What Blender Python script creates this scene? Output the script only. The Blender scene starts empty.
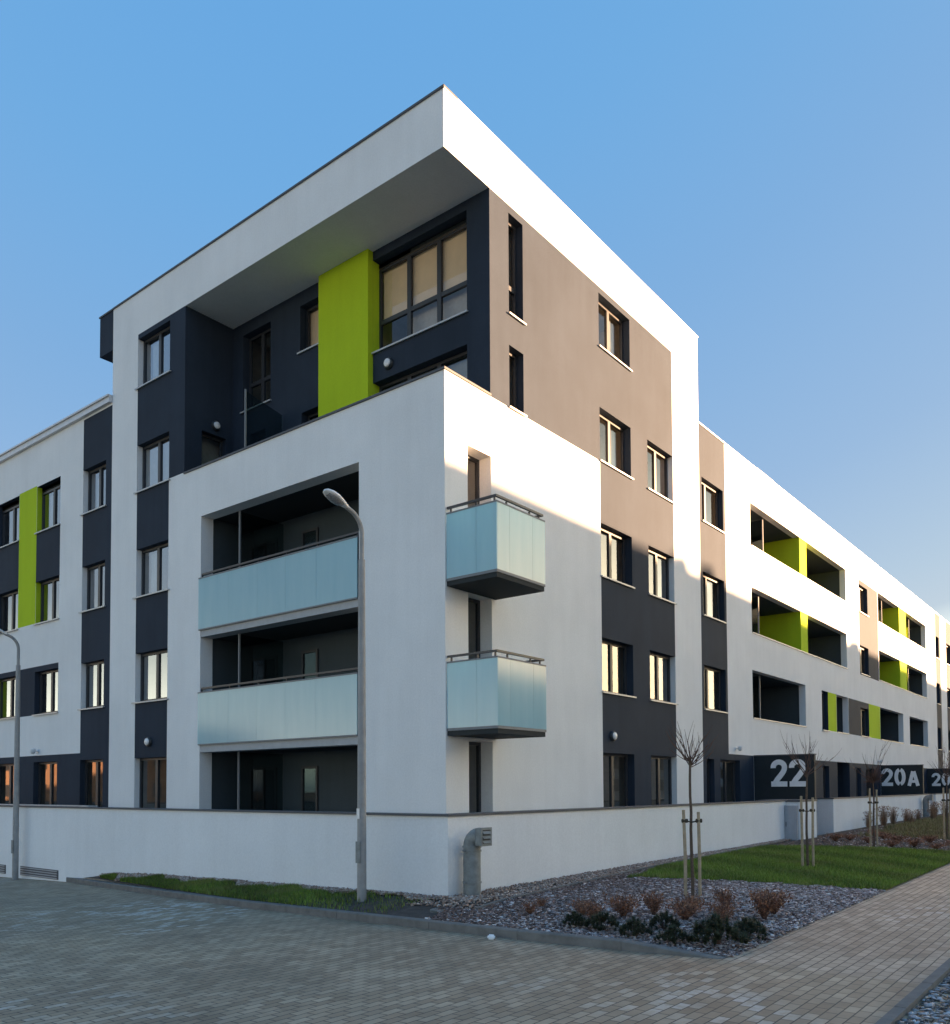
import bpy, bmesh, math, random
import numpy as np
from mathutils import Vector, Matrix
random.seed(7); rng = np.random.default_rng(11)
S = bpy.context.scene
COL = S.collection
PI = math.pi

# ------------------------------------------------------------------ materials
def new_mat(name):
    m = bpy.data.materials.new(name); m.use_nodes = True
    nt = m.node_tree; b = nt.nodes['Principled BSDF']
    return m, nt, b
def N(nt, t, **k):
    n = nt.nodes.new(t)
    for a, v in k.items(): setattr(n, a, v)
    return n
def coords(nt, scale=(1, 1, 1)):
    g = N(nt, 'ShaderNodeNewGeometry')
    mp = N(nt, 'ShaderNodeMapping'); mp.inputs['Scale'].default_value = scale
    nt.links.new(g.outputs['Position'], mp.inputs['Vector'])
    return mp.outputs['Vector']
def noise(nt, vec, scale, detail=4, rough=.6):
    n = N(nt, 'ShaderNodeTexNoise'); n.inputs['Scale'].default_value = scale
    n.inputs['Detail'].default_value = detail; n.inputs['Roughness'].default_value = rough
    nt.links.new(vec, n.inputs['Vector']); return n.outputs['Fac']
def ramp(nt, fac, stops):
    r = N(nt, 'ShaderNodeValToRGB'); e = r.color_ramp.elements
    while len(e) < len(stops): e.new(.5)
    for i, (p, c) in enumerate(stops):
        e[i].position = p; e[i].color = (*c, 1) if len(c) == 3 else c
    nt.links.new(fac, r.inputs['Fac']); return r.outputs['Color']
def mix(nt, fac, a, b, mode='MIX'):
    m = N(nt, 'ShaderNodeMix', data_type='RGBA', blend_type=mode)
    for s, v in ((m.inputs[0], fac), (m.inputs[6], a), (m.inputs[7], b)):
        if hasattr(v, 'links') or hasattr(v, 'is_linked'): nt.links.new(v, s)
        elif isinstance(v, (int, float)): s.default_value = v
        else: s.default_value = (*v, 1)
    return m.outputs[2]
def bump(nt, b, h, strength, dist=.01):
    n = N(nt, 'ShaderNodeBump'); n.inputs['Strength'].default_value = strength
    n.inputs['Distance'].default_value = dist
    nt.links.new(h, n.inputs['Height']); nt.links.new(n.outputs['Normal'], b.inputs['Normal'])

def plaster(name, col, var=.06, streak=.05, rough=.85):
    m, nt, b = new_mat(name); v = coords(nt)
    big = noise(nt, v, .55, 5, .6)
    vs = coords(nt, (2.2, 2.2, .22)); st = noise(nt, vs, 1.3, 5, .65)
    fine = noise(nt, v, 28, 6, .75)
    lo = tuple(c * (1 - var) for c in col); hi = tuple(min(1, c * (1 + var * .6)) for c in col)
    c1 = ramp(nt, big, [(.3, lo), (.7, hi)])
    c2 = mix(nt, 1.0, c1, ramp(nt, st, [(.35, (1 - streak,) * 3), (.6, (1, 1, 1))]), 'MULTIPLY')
    c3 = mix(nt, 1.0, c2, ramp(nt, fine, [(.3, (.90,) * 3), (.7, (1.02,) * 3)]), 'MULTIPLY')
    nt.links.new(c3, b.inputs['Base Color']); b.inputs['Roughness'].default_value = rough; b.inputs['Specular IOR Level'].default_value = .12
    grain = noise(nt, v, 160, 3, .6); bump(nt, b, grain, .5, .008)
    return m
def simple(name, col, rough=.5, metal=0., var=.12, scale=6., bumpy=0.):
    m, nt, b = new_mat(name); v = coords(nt); n = noise(nt, v, scale, 5, .65)
    nt.links.new(ramp(nt, n, [(.3, tuple(c * (1 - var) for c in col)), (.7, tuple(min(1, c * (1 + var)) for c in col))]), b.inputs['Base Color'])
    b.inputs['Metallic'].default_value = metal
    if rough >= .5: b.inputs['Specular IOR Level'].default_value = .2
    r = N(nt, 'ShaderNodeMapRange'); r.inputs['To Min'].default_value = max(.02, rough - .08); r.inputs['To Max'].default_value = min(1, rough + .08)
    nt.links.new(n, r.inputs['Value']); nt.links.new(r.outputs['Result'], b.inputs['Roughness'])
    if bumpy: bump(nt, b, noise(nt, v, scale * 8, 4, .6), bumpy, .01)
    return m

M = {}
M['white'] = plaster('white_render', (.82, .82, .815), .06, .035)
M['fence'] = plaster('fence_render', (.81, .82, .83), .05, .035)
M['dark'] = plaster('graphite_render', (.031, .043, .064), .16, .10, .75)
M['green'] = plaster('lime_render', (.47, .62, .025), .06, .05)
M['panel'] = plaster('smooth_white_panel', (.52, .51, .49), .04, .08, .5)
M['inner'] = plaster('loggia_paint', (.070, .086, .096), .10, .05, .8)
M['frame'] = simple('anthracite_frame', (.030, .032, .038), .45, 0, .08)
M['sill'] = simple('aluminium_sill', (.46, .46, .46), .45, .2, .08)
M['coping'] = simple('grey_sheet_coping', (.095, .10, .11), .55, 0, .1)
M['ltcoping'] = simple('pale_sheet_coping', (.55, .55, .56), .4, .4, .08)
M['rail'] = simple('dark_steel_rail', (.05, .05, .055), .45, .4)
M['steel'] = simple('galvanised_steel', (.22, .24, .245), .6, .3, .25, 9)
M['lampsteel'] = simple('lamp_post_paint', (.30, .30, .30), .6, .15, .15, 5)
M['room'] = simple('room_wall', (.42, .37, .31), .9)
M['blind'] = simple('tan_warm_light', (.80, .58, .36), .9, 0, .06, 3)
M['curtain'] = simple('pale_curtain', (.62, .60, .56), .95, 0, .1, 4)
M['concrete'] = simple('concrete', (.165, .16, .152), .92, 0, .22, 5, .3)
M['post'] = simple('divider_post_paint', (.20, .21, .22), .5, 0, .08)
M['deck'] = simple('terrace_deck', (.55, .52, .48), .85, 0, .1)
M['slab'] = simple('painted_slab', (.40, .41, .42), .8, 0, .08)
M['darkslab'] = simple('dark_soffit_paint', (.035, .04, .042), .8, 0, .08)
M['sign'] = simple('dark_sign_panel', (.022, .030, .036), .6, 0, .12, 3)
M['letter'] = simple('pale_lettering', (.80, .82, .84), .6, 0, .06, 6)
M['wood'] = simple('stake_wood', (.36, .29, .20), .85, 0, .25, 14, .4)
M['bark'] = simple('young_bark', (.11, .08, .06), .85, 0, .3, 30, .4)
M['twig'] = simple('twig_bark', (.10, .062, .05), .85, 0, .25, 30)
M['rope'] = simple('tie_strap', (.06, .05, .04), .9)
M['plastic'] = simple('dark_plastic', (.03, .035, .04), .45)
M['lens'] = simple('opal_lens', (.72, .72, .72), .25, 0, .05)
M['cam'] = simple('camera_housing', (.70, .72, .74), .4, 0, .05)
M['tan'] = plaster('tan_facade', (.60, .53, .45), .12, .1)
M['brick'] = plaster('orange_brick', (.33, .20, .13), .2, .1)
M['rooftop'] = simple('roof_membrane', (.12, .12, .12), .9)
M['cabinet'] = simple('grey_cabinet', (.36, .38, .41), .5, .1, .08)

def glass_mat(name, refl, tint):
    m = bpy.data.materials.new(name); m.use_nodes = True; nt = m.node_tree
    nt.nodes.remove(nt.nodes['Principled BSDF']); out = nt.nodes['Material Output']
    t = N(nt, 'ShaderNodeBsdfTransparent'); t.inputs['Color'].default_value = (*tint, 1)
    g = N(nt, 'ShaderNodeBsdfGlossy'); g.inputs['Roughness'].default_value = .015; g.inputs['Color'].default_value = (.93, .96, 1, 1)
    v = coords(nt); n = noise(nt, v, .9, 2, .5)
    bp = N(nt, 'ShaderNodeBump'); bp.inputs['Strength'].default_value = .03; bp.inputs['Distance'].default_value = .02
    nt.links.new(n, bp.inputs['Height']); nt.links.new(bp.outputs['Normal'], g.inputs['Normal'])
    f = N(nt, 'ShaderNodeFresnel'); gb = N(nt, 'ShaderNodeNewGeometry')
    io = N(nt, 'ShaderNodeMapRange'); io.inputs['To Min'].default_value = 1.52; io.inputs['To Max'].default_value = 1 / 1.52
    nt.links.new(gb.outputs['Backfacing'], io.inputs['Value']); nt.links.new(io.outputs['Result'], f.inputs['IOR'])
    mr = N(nt, 'ShaderNodeMapRange'); mr.inputs['To Min'].default_value = refl; mr.inputs['To Max'].default_value = 1
    nt.links.new(f.outputs['Fac'], mr.inputs['Value'])
    mx = N(nt, 'ShaderNodeMixShader'); nt.links.new(mr.outputs['Result'], mx.inputs[0])
    nt.links.new(t.outputs[0], mx.inputs[1]); nt.links.new(g.outputs[0], mx.inputs[2]); nt.links.new(mx.outputs[0], out.inputs[0])
    return m
M['glass'] = glass_mat('window_glass', .09, (.74, .78, .78))
M['coated'] = glass_mat('coated_window_glass', .35, (.74, .78, .78))
M['bright'] = glass_mat('terrace_window_glass', .02, (.93, .93, .93))
M['dimglass'] = glass_mat('shaded_door_glass', .05, (.55, .60, .60))
M['clear'] = glass_mat('smoked_divider_glass', .09, (.44, .54, .55))
def frosted(name):
    m = bpy.data.materials.new(name); m.use_nodes = True; nt = m.node_tree
    b = nt.nodes['Principled BSDF']; out = nt.nodes['Material Output']
    v = coords(nt); st = noise(nt, coords(nt, (3, 3, .4)), 1.5, 5, .6)
    nt.links.new(ramp(nt, st, [(.3, (.45, .70, .77)), (.7, (.54, .77, .82))]), b.inputs['Base Color'])
    b.inputs['Roughness'].default_value = .12; b.inputs['IOR'].default_value = 1.7
    tl = N(nt, 'ShaderNodeBsdfTranslucent'); tl.inputs['Color'].default_value = (.42, .78, .88, 1)
    tr = N(nt, 'ShaderNodeBsdfTransparent'); tr.inputs['Color'].default_value = (.62, .86, .88, 1)
    m1 = N(nt, 'ShaderNodeMixShader'); m1.inputs[0].default_value = .30
    nt.links.new(b.outputs[0], m1.inputs[1]); nt.links.new(tl.outputs[0], m1.inputs[2])
    m2 = N(nt, 'ShaderNodeMixShader'); m2.inputs[0].default_value = .14
    nt.links.new(m1.outputs[0], m2.inputs[1]); nt.links.new(tr.outputs[0], m2.inputs[2]); nt.links.new(m2.outputs[0], out.inputs[0])
    return m
M['frost'] = frosted('frosted_teal_glass')

def pavers(name, c1, c2, mortar, bw, rh, frost, wet):
    m, nt, b = new_mat(name); v = coords(nt)
    wob = N(nt, 'ShaderNodeVectorMath', operation='ADD')
    nz = N(nt, 'ShaderNodeTexNoise'); nz.inputs['Scale'].default_value = 1.2; nt.links.new(v, nz.inputs['Vector'])
    sc = N(nt, 'ShaderNodeVectorMath', operation='SCALE'); sc.inputs['Scale'].default_value = .02
    nt.links.new(nz.outputs['Color'], sc.inputs[0]); nt.links.new(v, wob.inputs[0]); nt.links.new(sc.outputs[0], wob.inputs[1])
    br = N(nt, 'ShaderNodeTexBrick'); br.offset = .5; br.squash = 1
    br.inputs['Scale'].default_value = 1; br.inputs['Brick Width'].default_value = bw; br.inputs['Row Height'].default_value = rh
    br.inputs['Mortar Size'].default_value = .0065; br.inputs['Mortar Smooth'].default_value = .35; br.inputs['Bias'].default_value = 0
    br.inputs['Color1'].default_value = (0, 0, 0, 1); br.inputs['Color2'].default_value = (1, 1, 1, 1); br.inputs['Mortar'].default_value = (.5, .5, .5, 1)
    nt.links.new(wob.outputs[0], br.inputs['Vector'])
    sep = N(nt, 'ShaderNodeSeparateColor'); nt.links.new(br.outputs['Color'], sep.inputs[0]); rnd = sep.outputs[0]
    base = mix(nt, rnd, c1, c2)
    big = noise(nt, v, .35, 6, .62); mid = noise(nt, v, 2.6, 5, .65)
    base = mix(nt, 1.0, base, ramp(nt, big, [(.3, (.72, .70, .68)), (.5, (1, 1, 1)), (.72, (1.18, 1.16, 1.12))]), 'MULTIPLY')
    base = mix(nt, 1.0, base, ramp(nt, mid, [(.3, (.80, .80, .80)), (.65, (1.08, 1.08, 1.08))]), 'MULTIPLY')
    sp = noise(nt, v, .9, 4, .7)
    base = mix(nt, 1.0, base, ramp(nt, sp, [(.24, (.55, .54, .53)), (.36, (1, 1, 1))]), 'MULTIPLY')
    # patches of pale bloom on single blocks
    pm = noise(nt, coords(nt, (1, 1, 1)), .22, 3, .55)
    patch = ramp(nt, pm, [(.50, (0, 0, 0)), (.66, (1, 1, 1))])
    sel = ramp(nt, rnd, [(.60, (0, 0, 0)), (.85, (1, 1, 1))])
    f = mix(nt, 1.0, patch, sel, 'MULTIPLY')
    f2 = mix(nt, 1.0, f, ramp(nt, noise(nt, v, 14, 3, .7), [(.35, (.2,) * 3), (.6, (1,) * 3)]), 'MULTIPLY')
    fm = N(nt, 'ShaderNodeMath', operation='MULTIPLY'); fm.inputs[1].default_value = frost
    nt.links.new(f2, fm.inputs[0])
    base = mix(nt, fm.outputs[0], base, (.66, .66, .65))
    base = mix(nt, br.outputs['Fac'], base, mortar)
    b.inputs['Specular IOR Level'].default_value = .3
    nt.links.new(base, b.inputs['Base Color'])
    rr = N(nt, 'ShaderNodeMapRange'); rr.inputs['From Min'].default_value = .35; rr.inputs['From Max'].default_value = .65
    rr.inputs['To Min'].default_value = .82 - wet; rr.inputs['To Max'].default_value = .82
    nt.links.new(big, rr.inputs['Value']); nt.links.new(rr.outputs['Result'], b.inputs['Roughness'])
    inv = N(nt, 'ShaderNodeMath', operation='SUBTRACT'); inv.inputs[0].default_value = 1; nt.links.new(br.outputs['Fac'], inv.inputs[1])
    gr = noise(nt, v, 120, 3, .6)
    ad = N(nt, 'ShaderNodeMath', operation='MULTIPLY_ADD'); ad.inputs[1].default_value = .35; nt.links.new(gr, ad.inputs[0]); nt.links.new(inv.outputs[0], ad.inputs[2])
    ad2 = N(nt, 'ShaderNodeMath', operation='MULTIPLY_ADD'); ad2.inputs[1].default_value = .5; nt.links.new(rnd, ad2.inputs[0]); nt.links.new(ad.outputs[0], ad2.inputs[2])
    bump(nt, b, ad2.outputs[0], .55, .006)
    return m
M['street'] = pavers('street_block_paving', (.285, .218, .15), (.44, .352, .25), (.085, .07, .055), .20, .10, .9, .25)
M['path'] = pavers('path_block_paving', (.335, .262, .19), (.485, .39, .295), (.075, .06, .048), .20, .10, .55, .2)

def attr_mat(name, rough, mul=1.0, bumpy=0):
    m, nt, b = new_mat(name)
    a = N(nt, 'ShaderNodeAttribute'); a.attribute_name = 'tone'
    nt.links.new(a.outputs['Color'], b.inputs['Base Color']); b.inputs['Roughness'].default_value = rough
    return m
M['chips'] = attr_mat('slate_chips', .7)
M['pebble'] = attr_mat('pebbles', .8)
M['blade'] = attr_mat('grass_blades', .7)
M['leaf'] = attr_mat('leaves', .7)
M['soil'] = simple('bed_soil', (.075, .062, .055), .95, 0, .35, 7, .6)
M['lawnsoil'] = simple('lawn_base', (.07, .10, .016), .95, 0, .3, 5, .6)
M['ground'] = simple('far_ground', (.14, .125, .10), .95, 0, .3, 1.2, .4)
M['door'] = simple('utility_metal', (.30, .31, .33), .5, .3)

# ------------------------------------------------------------------ mesh helpers
class MB:
    def __init__(s): s.v = []; s.f = []
    def quad(s, p, out=None):
        p = [Vector(q) for q in p]
        if out is not None:
            n = (p[1] - p[0]).cross(p[2] - p[0])
            if n.dot(Vector(out)) < 0: p.reverse()
        i = len(s.v); s.v += [tuple(q) for q in p]; s.f.append(tuple(range(i, i + len(p))))
    def box(s, a, b, fn=None):
        x0, x1 = sorted((a[0], b[0])); y0, y1 = sorted((a[1], b[1])); z0, z1 = sorted((a[2], b[2]))
        c = [(x, y, z) for z in (z0, z1) for y in (y0, y1) for x in (x0, x1)]
        if fn: c = [fn(*q) for q in c]
        i = len(s.v); s.v += [tuple(q) for q in c]
        s.f += [tuple(i + k for k in q) for q in ((0, 2, 3, 1), (4, 5, 7, 6), (0, 1, 5, 4), (1, 3, 7, 5), (3, 2, 6, 7), (2, 0, 4, 6))]
    def tube(s, pts, rad, n=8, cap=True):
        pts = [Vector(p) for p in pts]
        if not hasattr(rad, '__len__'): rad = [rad] * len(pts)
        i0 = len(s.v); prev = None
        for k, p in enumerate(pts):
            t = (pts[min(k + 1, len(pts) - 1)] - pts[max(k - 1, 0)])
            t = t.normalized() if t.length > 1e-9 else Vector((0, 0, 1))
            if prev is None:
                a = t.cross(Vector((0, 0, 1)));
                if a.length < 1e-3: a = Vector((1, 0, 0))
                a.normalize()
            else:
                a = prev - t * prev.dot(t); a.normalize()
            prev = a; bvec = t.cross(a)
            for j in range(n):
                an = 2 * PI * j / n; s.v.append(tuple(p + (a * math.cos(an) + bvec * math.sin(an)) * rad[k]))
        for k in range(len(pts) - 1):
            for j in range(n):
                a0 = i0 + k * n + j; a1 = i0 + k * n + (j + 1) % n
                s.f.append((a0, a1, a1 + n, a0 + n))
        if cap:
            s.f.append(tuple(i0 + j for j in reversed(range(n)))); e = i0 + (len(pts) - 1) * n
            s.f.append(tuple(e + j for j in range(n)))
    def lathe(s, c, prof, n=20):
        s.tube([(c[0], c[1], c[2] + z) for r, z in prof], [r for r, z in prof], n)
    def build(s, name, mat, parent=None, fix=True, bevel=0, smooth=False):
        me = bpy.data.meshes.new(name); me.from_pydata(s.v, [], s.f)
        if fix:
            bm = bmesh.new(); bm.from_mesh(me); bmesh.ops.recalc_face_normals(bm, faces=bm.faces)
            if bevel: bmesh.ops.bevel(bm, geom=bm.edges[:], offset=bevel, segments=2, affect='EDGES', clamp_overlap=True)
            bm.to_mesh(me); bm.free()
        me.materials.append(mat)
        if smooth:
            me.polygons.foreach_set('use_smooth', [True] * len(me.polygons))
            try: me.set_sharp_from_angle(angle=math.radians(40))
            except Exception: pass
        o = bpy.data.objects.new(name, me); COL.objects.link(o)
        if parent: o.parent = parent
        return o
def np_mesh(name, verts, faces_n, nper, mat, parent=None, tone=None):
    """verts (n,3), regular faces of nper vertices each given as index array"""
    me = bpy.data.meshes.new(name); me.vertices.add(len(verts)); me.vertices.foreach_set('co', verts.astype(np.float32).ravel())
    nf = len(faces_n); me.loops.add(nf * nper); me.polygons.add(nf)
    me.loops.foreach_set('vertex_index', faces_n.astype(np.int32).ravel())
    me.polygons.foreach_set('loop_start', np.arange(0, nf * nper, nper, dtype=np.int32))
    me.polygons.foreach_set('loop_total', np.full(nf, nper, dtype=np.int32))
    me.update(); me.validate()
    if tone is not None:
        a = me.attributes.new('tone', 'FLOAT_COLOR', 'POINT')
        a.data.foreach_set('color', np.concatenate([tone, np.ones((len(tone), 1))], 1).astype(np.float32).ravel())
    me.materials.append(mat); o = bpy.data.objects.new(name, me); COL.objects.link(o)
    if parent: o.parent = parent
    return o
def tag(o, label=None, cat=None, group=None, kind=None):
    if label: o['label'] = label
    if cat: o['category'] = cat
    if group: o['group'] = group
    if kind: o['kind'] = kind
    return o
def empty(name, loc=(0, 0, 0), rz=0):
    o = bpy.data.objects.new(name, None); COL.objects.link(o); o.location = loc; o.rotation_euler = (0, 0, rz); o.empty_display_size = .3
    return o
def copy_tree(o, parent=None):
    c = o.copy(); COL.objects.link(c)
    if parent: c.parent = parent
    for ch in list(o.children): copy_tree(ch, c)
    return c

# facade frames: (u along facade, d into the building, z)
def RP(off=0.): return lambda u, d, z: (u, off + d, z)
def LP(off=0.): return lambda u, d, z: (off + d, u, z)
R0, L0 = RP(), LP()
class Facade:
    def __init__(s, fn, out): s.fn = fn; s.out = Vector(out); s.mb = {}
    def m(s, k): return s.mb.setdefault(k, MB())
    def sheet(s, u0, u1, z0, z1, paints, holes, default='white'):
        """paints later in the list win; holes (u0,u1,z0,z1,depth,dict) get reveals"""
        us = {u0, u1}; zs = {z0, z1}
        for q in paints: us |= {q[0], q[1]}; zs |= {q[2], q[3]}
        for q in holes: us |= {q[0], q[1]}; zs |= {q[2], q[3]}
        us = sorted(u for u in us if u0 <= u <= u1); zs = sorted(z for z in zs if z0 <= z <= z1)
        for a, b in zip(us, us[1:]):
            run = None
            for c, d in zip(zs, zs[1:]):
                um, zm = (a + b) / 2, (c + d) / 2
                if any(h[0] < um < h[1] and h[2] < zm < h[3] for h in holes): continue
                mat = default
                for p in paints:
                    if p[0] < um < p[1] and p[2] < zm < p[3]: mat = p[4]
                s.m(mat).quad([s.fn(a, 0, c), s.fn(b, 0, c), s.fn(b, 0, d), s.fn(a, 0, d)], s.out)
        for h in holes:
            a, b, c, d, dep = h[:5]; r = h[5] if len(h) > 5 else {}
            dm = r.get('all', 'dark')
            s.m(r.get('lo', dm)).quad([s.fn(a, 0, c), s.fn(a, dep, c), s.fn(a, dep, d), s.fn(a, 0, d)])
            s.m(r.get('hi', dm)).quad([s.fn(b, 0, c), s.fn(b, dep, c), s.fn(b, dep, d), s.fn(b, 0, d)])
            s.m(r.get('top', dm)).quad([s.fn(a, 0, d), s.fn(b, 0, d), s.fn(b, dep, d), s.fn(a, dep, d)])
            s.m(r.get('bot', dm)).quad([s.fn(a, 0, c), s.fn(b, 0, c), s.fn(b, dep, c), s.fn(a, dep, c)])
NM = {'white': 'white_wall', 'dark': 'graphite_wall', 'green': 'lime_panel', 'panel': 'white_panel', 'inner': 'loggia_wall', 'darkslab': 'loggia_soffit'}
BLD = empty('apartment_building')
tag(BLD, 'white and graphite apartment block with lime green panels and an overhanging roof at its corner', 'building')
def emit(f, parent=BLD):
    for k, mb in f.mb.items():
        par = {}
        def find(a):
            while par.setdefault(a, a) != a: par[a] = par[par[a]]; a = par[a]
            return a
        key = lambda p: tuple(round(c, 3) for c in p)
        for fc in mb.f:
            for i in fc[1:]: par[find(key(mb.v[i]))] = find(key(mb.v[fc[0]]))
        isl = {}
        for fc in mb.f: isl.setdefault(find(key(mb.v[fc[0]])), MB()).quad([mb.v[i] for i in fc])
        for m in isl.values(): m.build(NM[k], M[k], parent, fix=False)

def window(fn, u0, u1, z0, z1, d=.16, cols=2, bars=(), sill=True, parent=BLD, name='window', room=True, fw=.065, curtain=None, sill_u=None, blind=None, uneven=None, glass='glass'):
    f = MB(); t = .07
    f.box((u0, d, z0), (u0 + fw, d + t, z1), fn); f.box((u1 - fw, d, z0), (u1, d + t, z1), fn)
    f.box((u0 + fw, d, z1 - fw), (u1 - fw, d + t, z1), fn); f.box((u0 + fw, d, z0), (u1 - fw, d + t, z0 + fw), fn)
    w = (u1 - u0 - 2 * fw)
    cuts = uneven or [i / cols for i in range(1, cols)]
    for c in cuts:
        uc = u0 + fw + w * c
        f.box((uc - .055, d - .004, z0 + fw), (uc + .055, d + t - .004, z1 - fw), fn)
    for zb in bars: f.box((u0 + fw, d + .003, zb - .05), (u1 - fw, d + t + .003, zb + .05), fn)
    o = f.build(name, M['frame'], parent)
    p = MB(); p.quad([fn(u0 + .02, d + .035, z0 + .02), fn(u1 - .02, d + .035, z0 + .02), fn(u1 - .02, d + .035, z1 - .02), fn(u0 + .02, d + .035, z1 - .02)], Vector(fn(0, -1, 0)) - Vector(fn(0, 0, 0)))
    p.build('pane', M[glass], o, fix=False)
    if sill:
        s = MB(); a, b = sill_u or (u0 - .04, u1 + .06)
        s.box((a, -.05, z0 - .03), (b, d + .03, z0 - .005), fn); s.box((a, -.053, z0 - .042), (b, -.045, z0 - .005), fn)
        s.build('sill', M['sill'], o)
    if room:
        r = MB(); e = .25; D = d + 2.4; a, b, c, g, h = u0 - e, u1 + e, z0 - .1, z1 + .12, d + .09
        if z1 - z0 < 1.6: c = z0 - .8
        for q in ([(a, h, c), (a, D, c), (a, D, g), (a, h, g)], [(b, h, c), (b, D, c), (b, D, g), (b, h, g)], [(a, D, c), (b, D, c), (b, D, g), (a, D, g)],
                  [(a, h, g), (b, h, g), (b, D, g), (a, D, g)], [(a, h, c), (b, h, c), (b, D, c), (a, D, c)]):
            r.quad([fn(*x) for x in q])
        r.build('room_lining', M['room'], o, fix=False)
    if curtain:
        for (ca, cb, cz) in curtain:
            c = MB(); n = max(6, int((cb - ca) / .045)); dd = d + .16
            pts = [(ca + (cb - ca) * i / n, dd + .02 * math.sin(i * 1.9 + u0)) for i in range(n + 1)]
            for q0, q1 in zip(pts, pts[1:]):
                c.quad([fn(q0[0], q0[1], z0 + .05), fn(q1[0], q1[1], z0 + .05), fn(q1[0], q1[1], cz), fn(q0[0], q0[1], cz)])
            c.build('curtain', M['curtain'], o, fix=False)
    if blind:  # added tan sheet, its colour stands for warm light seen in the panes
        for (ca, cb, za, zb) in blind:
            c = MB(); c.box((ca, d + .10, za), (cb, d + .103, zb), fn); c.build('blind', M['blind'], o)
    return o

# ================================================================== TOWER + WING, street side (plane Y = 0)
SOF, ROOF, WROOF, PAR = 14.33, 15.50, 12.90, 9.98
TW = 11.70; TL = 12.17
fr = Facade(R0, (0, -1, 0))
paints = [(1.44, 9.91, PAR, SOF, 'dark'), (5.84, 9.91, .2, PAR, 'dark'),
          (TW, 13.66, .2, WROOF, 'dark'), (13.66, 15.78, .2, 3.05, 'dark'), (22.3, 32.75, .2, 3.05, 'dark'), (38.5, 80, .2, 3.05, 'dark'),
          (29.38, 32.85, 7.16, 11.57, 'dark'), (47.27, 48.84, .2, 12.86, 'dark'), (50.8, 55.4, .2, 12.86, 'dark'), (60, 62, .2, 12.86, 'dark')]
holes = []; wins = []
def H(u0, u1, z0, z1, d=.16, **r): holes.append((u0, u1, z0, z1, d, r))
def W(*a, **k): wins.append((a, k))
# slim windows
H(2.1, 2.62, 12.0, 14.16, .17); W(2.1, 2.62, 12.0, 14.16, .17, 1, bars=(12.72,))
H(2.1, 2.62, 10.0, 11.32, .17); W(2.1, 2.62, 10.0, 11.32, .17, 1)
for k, (z0, z1) in enumerate([(.45, 2.86), (4.345, 5.66), (7.165, 8.46), (10.0, 11.32), (12.84, 14.17)]):
    H(5.842, 7.43, z0, z1, .19, lo='white', all='dark')
    cur = {4: [(6.75, 7.2, z1 - .1)], 3: [(7.0, 7.25, z1 - .1)], 1: [(5.95, 6.2, z1 - .1)]}.get(k)
    W(5.842, 7.43, z0, z1, .19, 2, sill=k > 0, curtain=cur)
    if k < 4:
        H(8.36, 9.908, z0, z1, .16, hi='white', all='dark')
        W(8.36, 9.908, z0, z1, .16, 2, sill=k > 0, curtain=[(9.45, 9.8, z1 - .1)] if k in (1, 2) else None)
    if 0 < k < 4:
        H(11.87, 13.5, z0, z1, .16); W(11.87, 13.5, z0, z1, .16, 2, uneven=[.36], curtain=[(12.9, 13.3, z1 - .1)] if k == 2 else None)
H(11.95, 12.52, .45, 2.86, .16); W(11.95, 12.52, .45, 2.86, .16, 1, sill=False)
H(12.98, 14.57, .45, 2.86, .16); W(12.98, 14.57, .45, 2.86, .16, 2, sill=False)
# corner door slits behind the small balconies
for z0, z1 in ((.45, 2.95), (3.2, 5.84), (6.05, 8.74)):
    H(.69, 1.45, z0, z1, .30, all='white'); W(.69, 1.45, z0, z1, .30, 1, sill=False, name='balcony_door')
# far stripe windows
for z0, z1 in ((4.3, 5.66), (7.165, 8.46), (10.05, 11.4)):
    H(47.3, 48.4, z0, z1, .16); W(47.3, 48.4, z0, z1, .16, 1)
    H(50.9, 52.6, z0, z1, .16); W(50.9, 52.6, z0, z1, .16, 2)
    H(53.4, 55.2, z0, z1, .16); W(53.4, 55.2, z0, z1, .16, 2)
for u0, u1 in ((23.42, 24.26), (28.35, 29.16), (30.05, 31.6), (40.2, 41.1)):
    H(u0, u1, .5, 2.84, .16); W(u0, u1, .5, 2.84, .16, 1, sill=False)
# windows in the dark stripe of the long wing
for z0, z1 in ((7.22, 8.52), (10.08, 11.35)):
    H(29.42, 30.95, z0, z1, .16); W(29.42, 30.95, z0, z1, .16, 2)
# first floor band 23.45 - 37.93
H(23.45, 24.28, 4.31, 5.90, .16); W(23.45, 24.28, 4.31, 5.90, .16, 1)
H(29.31, 30.78, 4.33, 5.62, .16); W(29.31, 30.78, 4.33, 5.62, .16, 2)
paints += [(24.28, 25.48, 4.31, 5.90, 'green'), (27.33, 30.80, 4.31, 5.90, 'dark'), (30.79, 32.91, 4.31, 5.90, 'green')]
# loggias: (u0,u1,z0,z1)
LOG = [(15.83, 27.25, 10.12, 11.58), (15.83, 27.25, 7.18, 8.71), (15.80, 21.38, 4.31, 5.92), (25.50, 27.31, 4.31, 5.90),
       (32.92, 44.35, 10.12, 11.58), (32.92, 44.35, 7.22, 8.71), (32.93, 37.93, 4.30, 5.89), (39.48, 44.35, 4.30, 5.86)]
for l in LOG: H(*l, .25, all='white')
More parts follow.
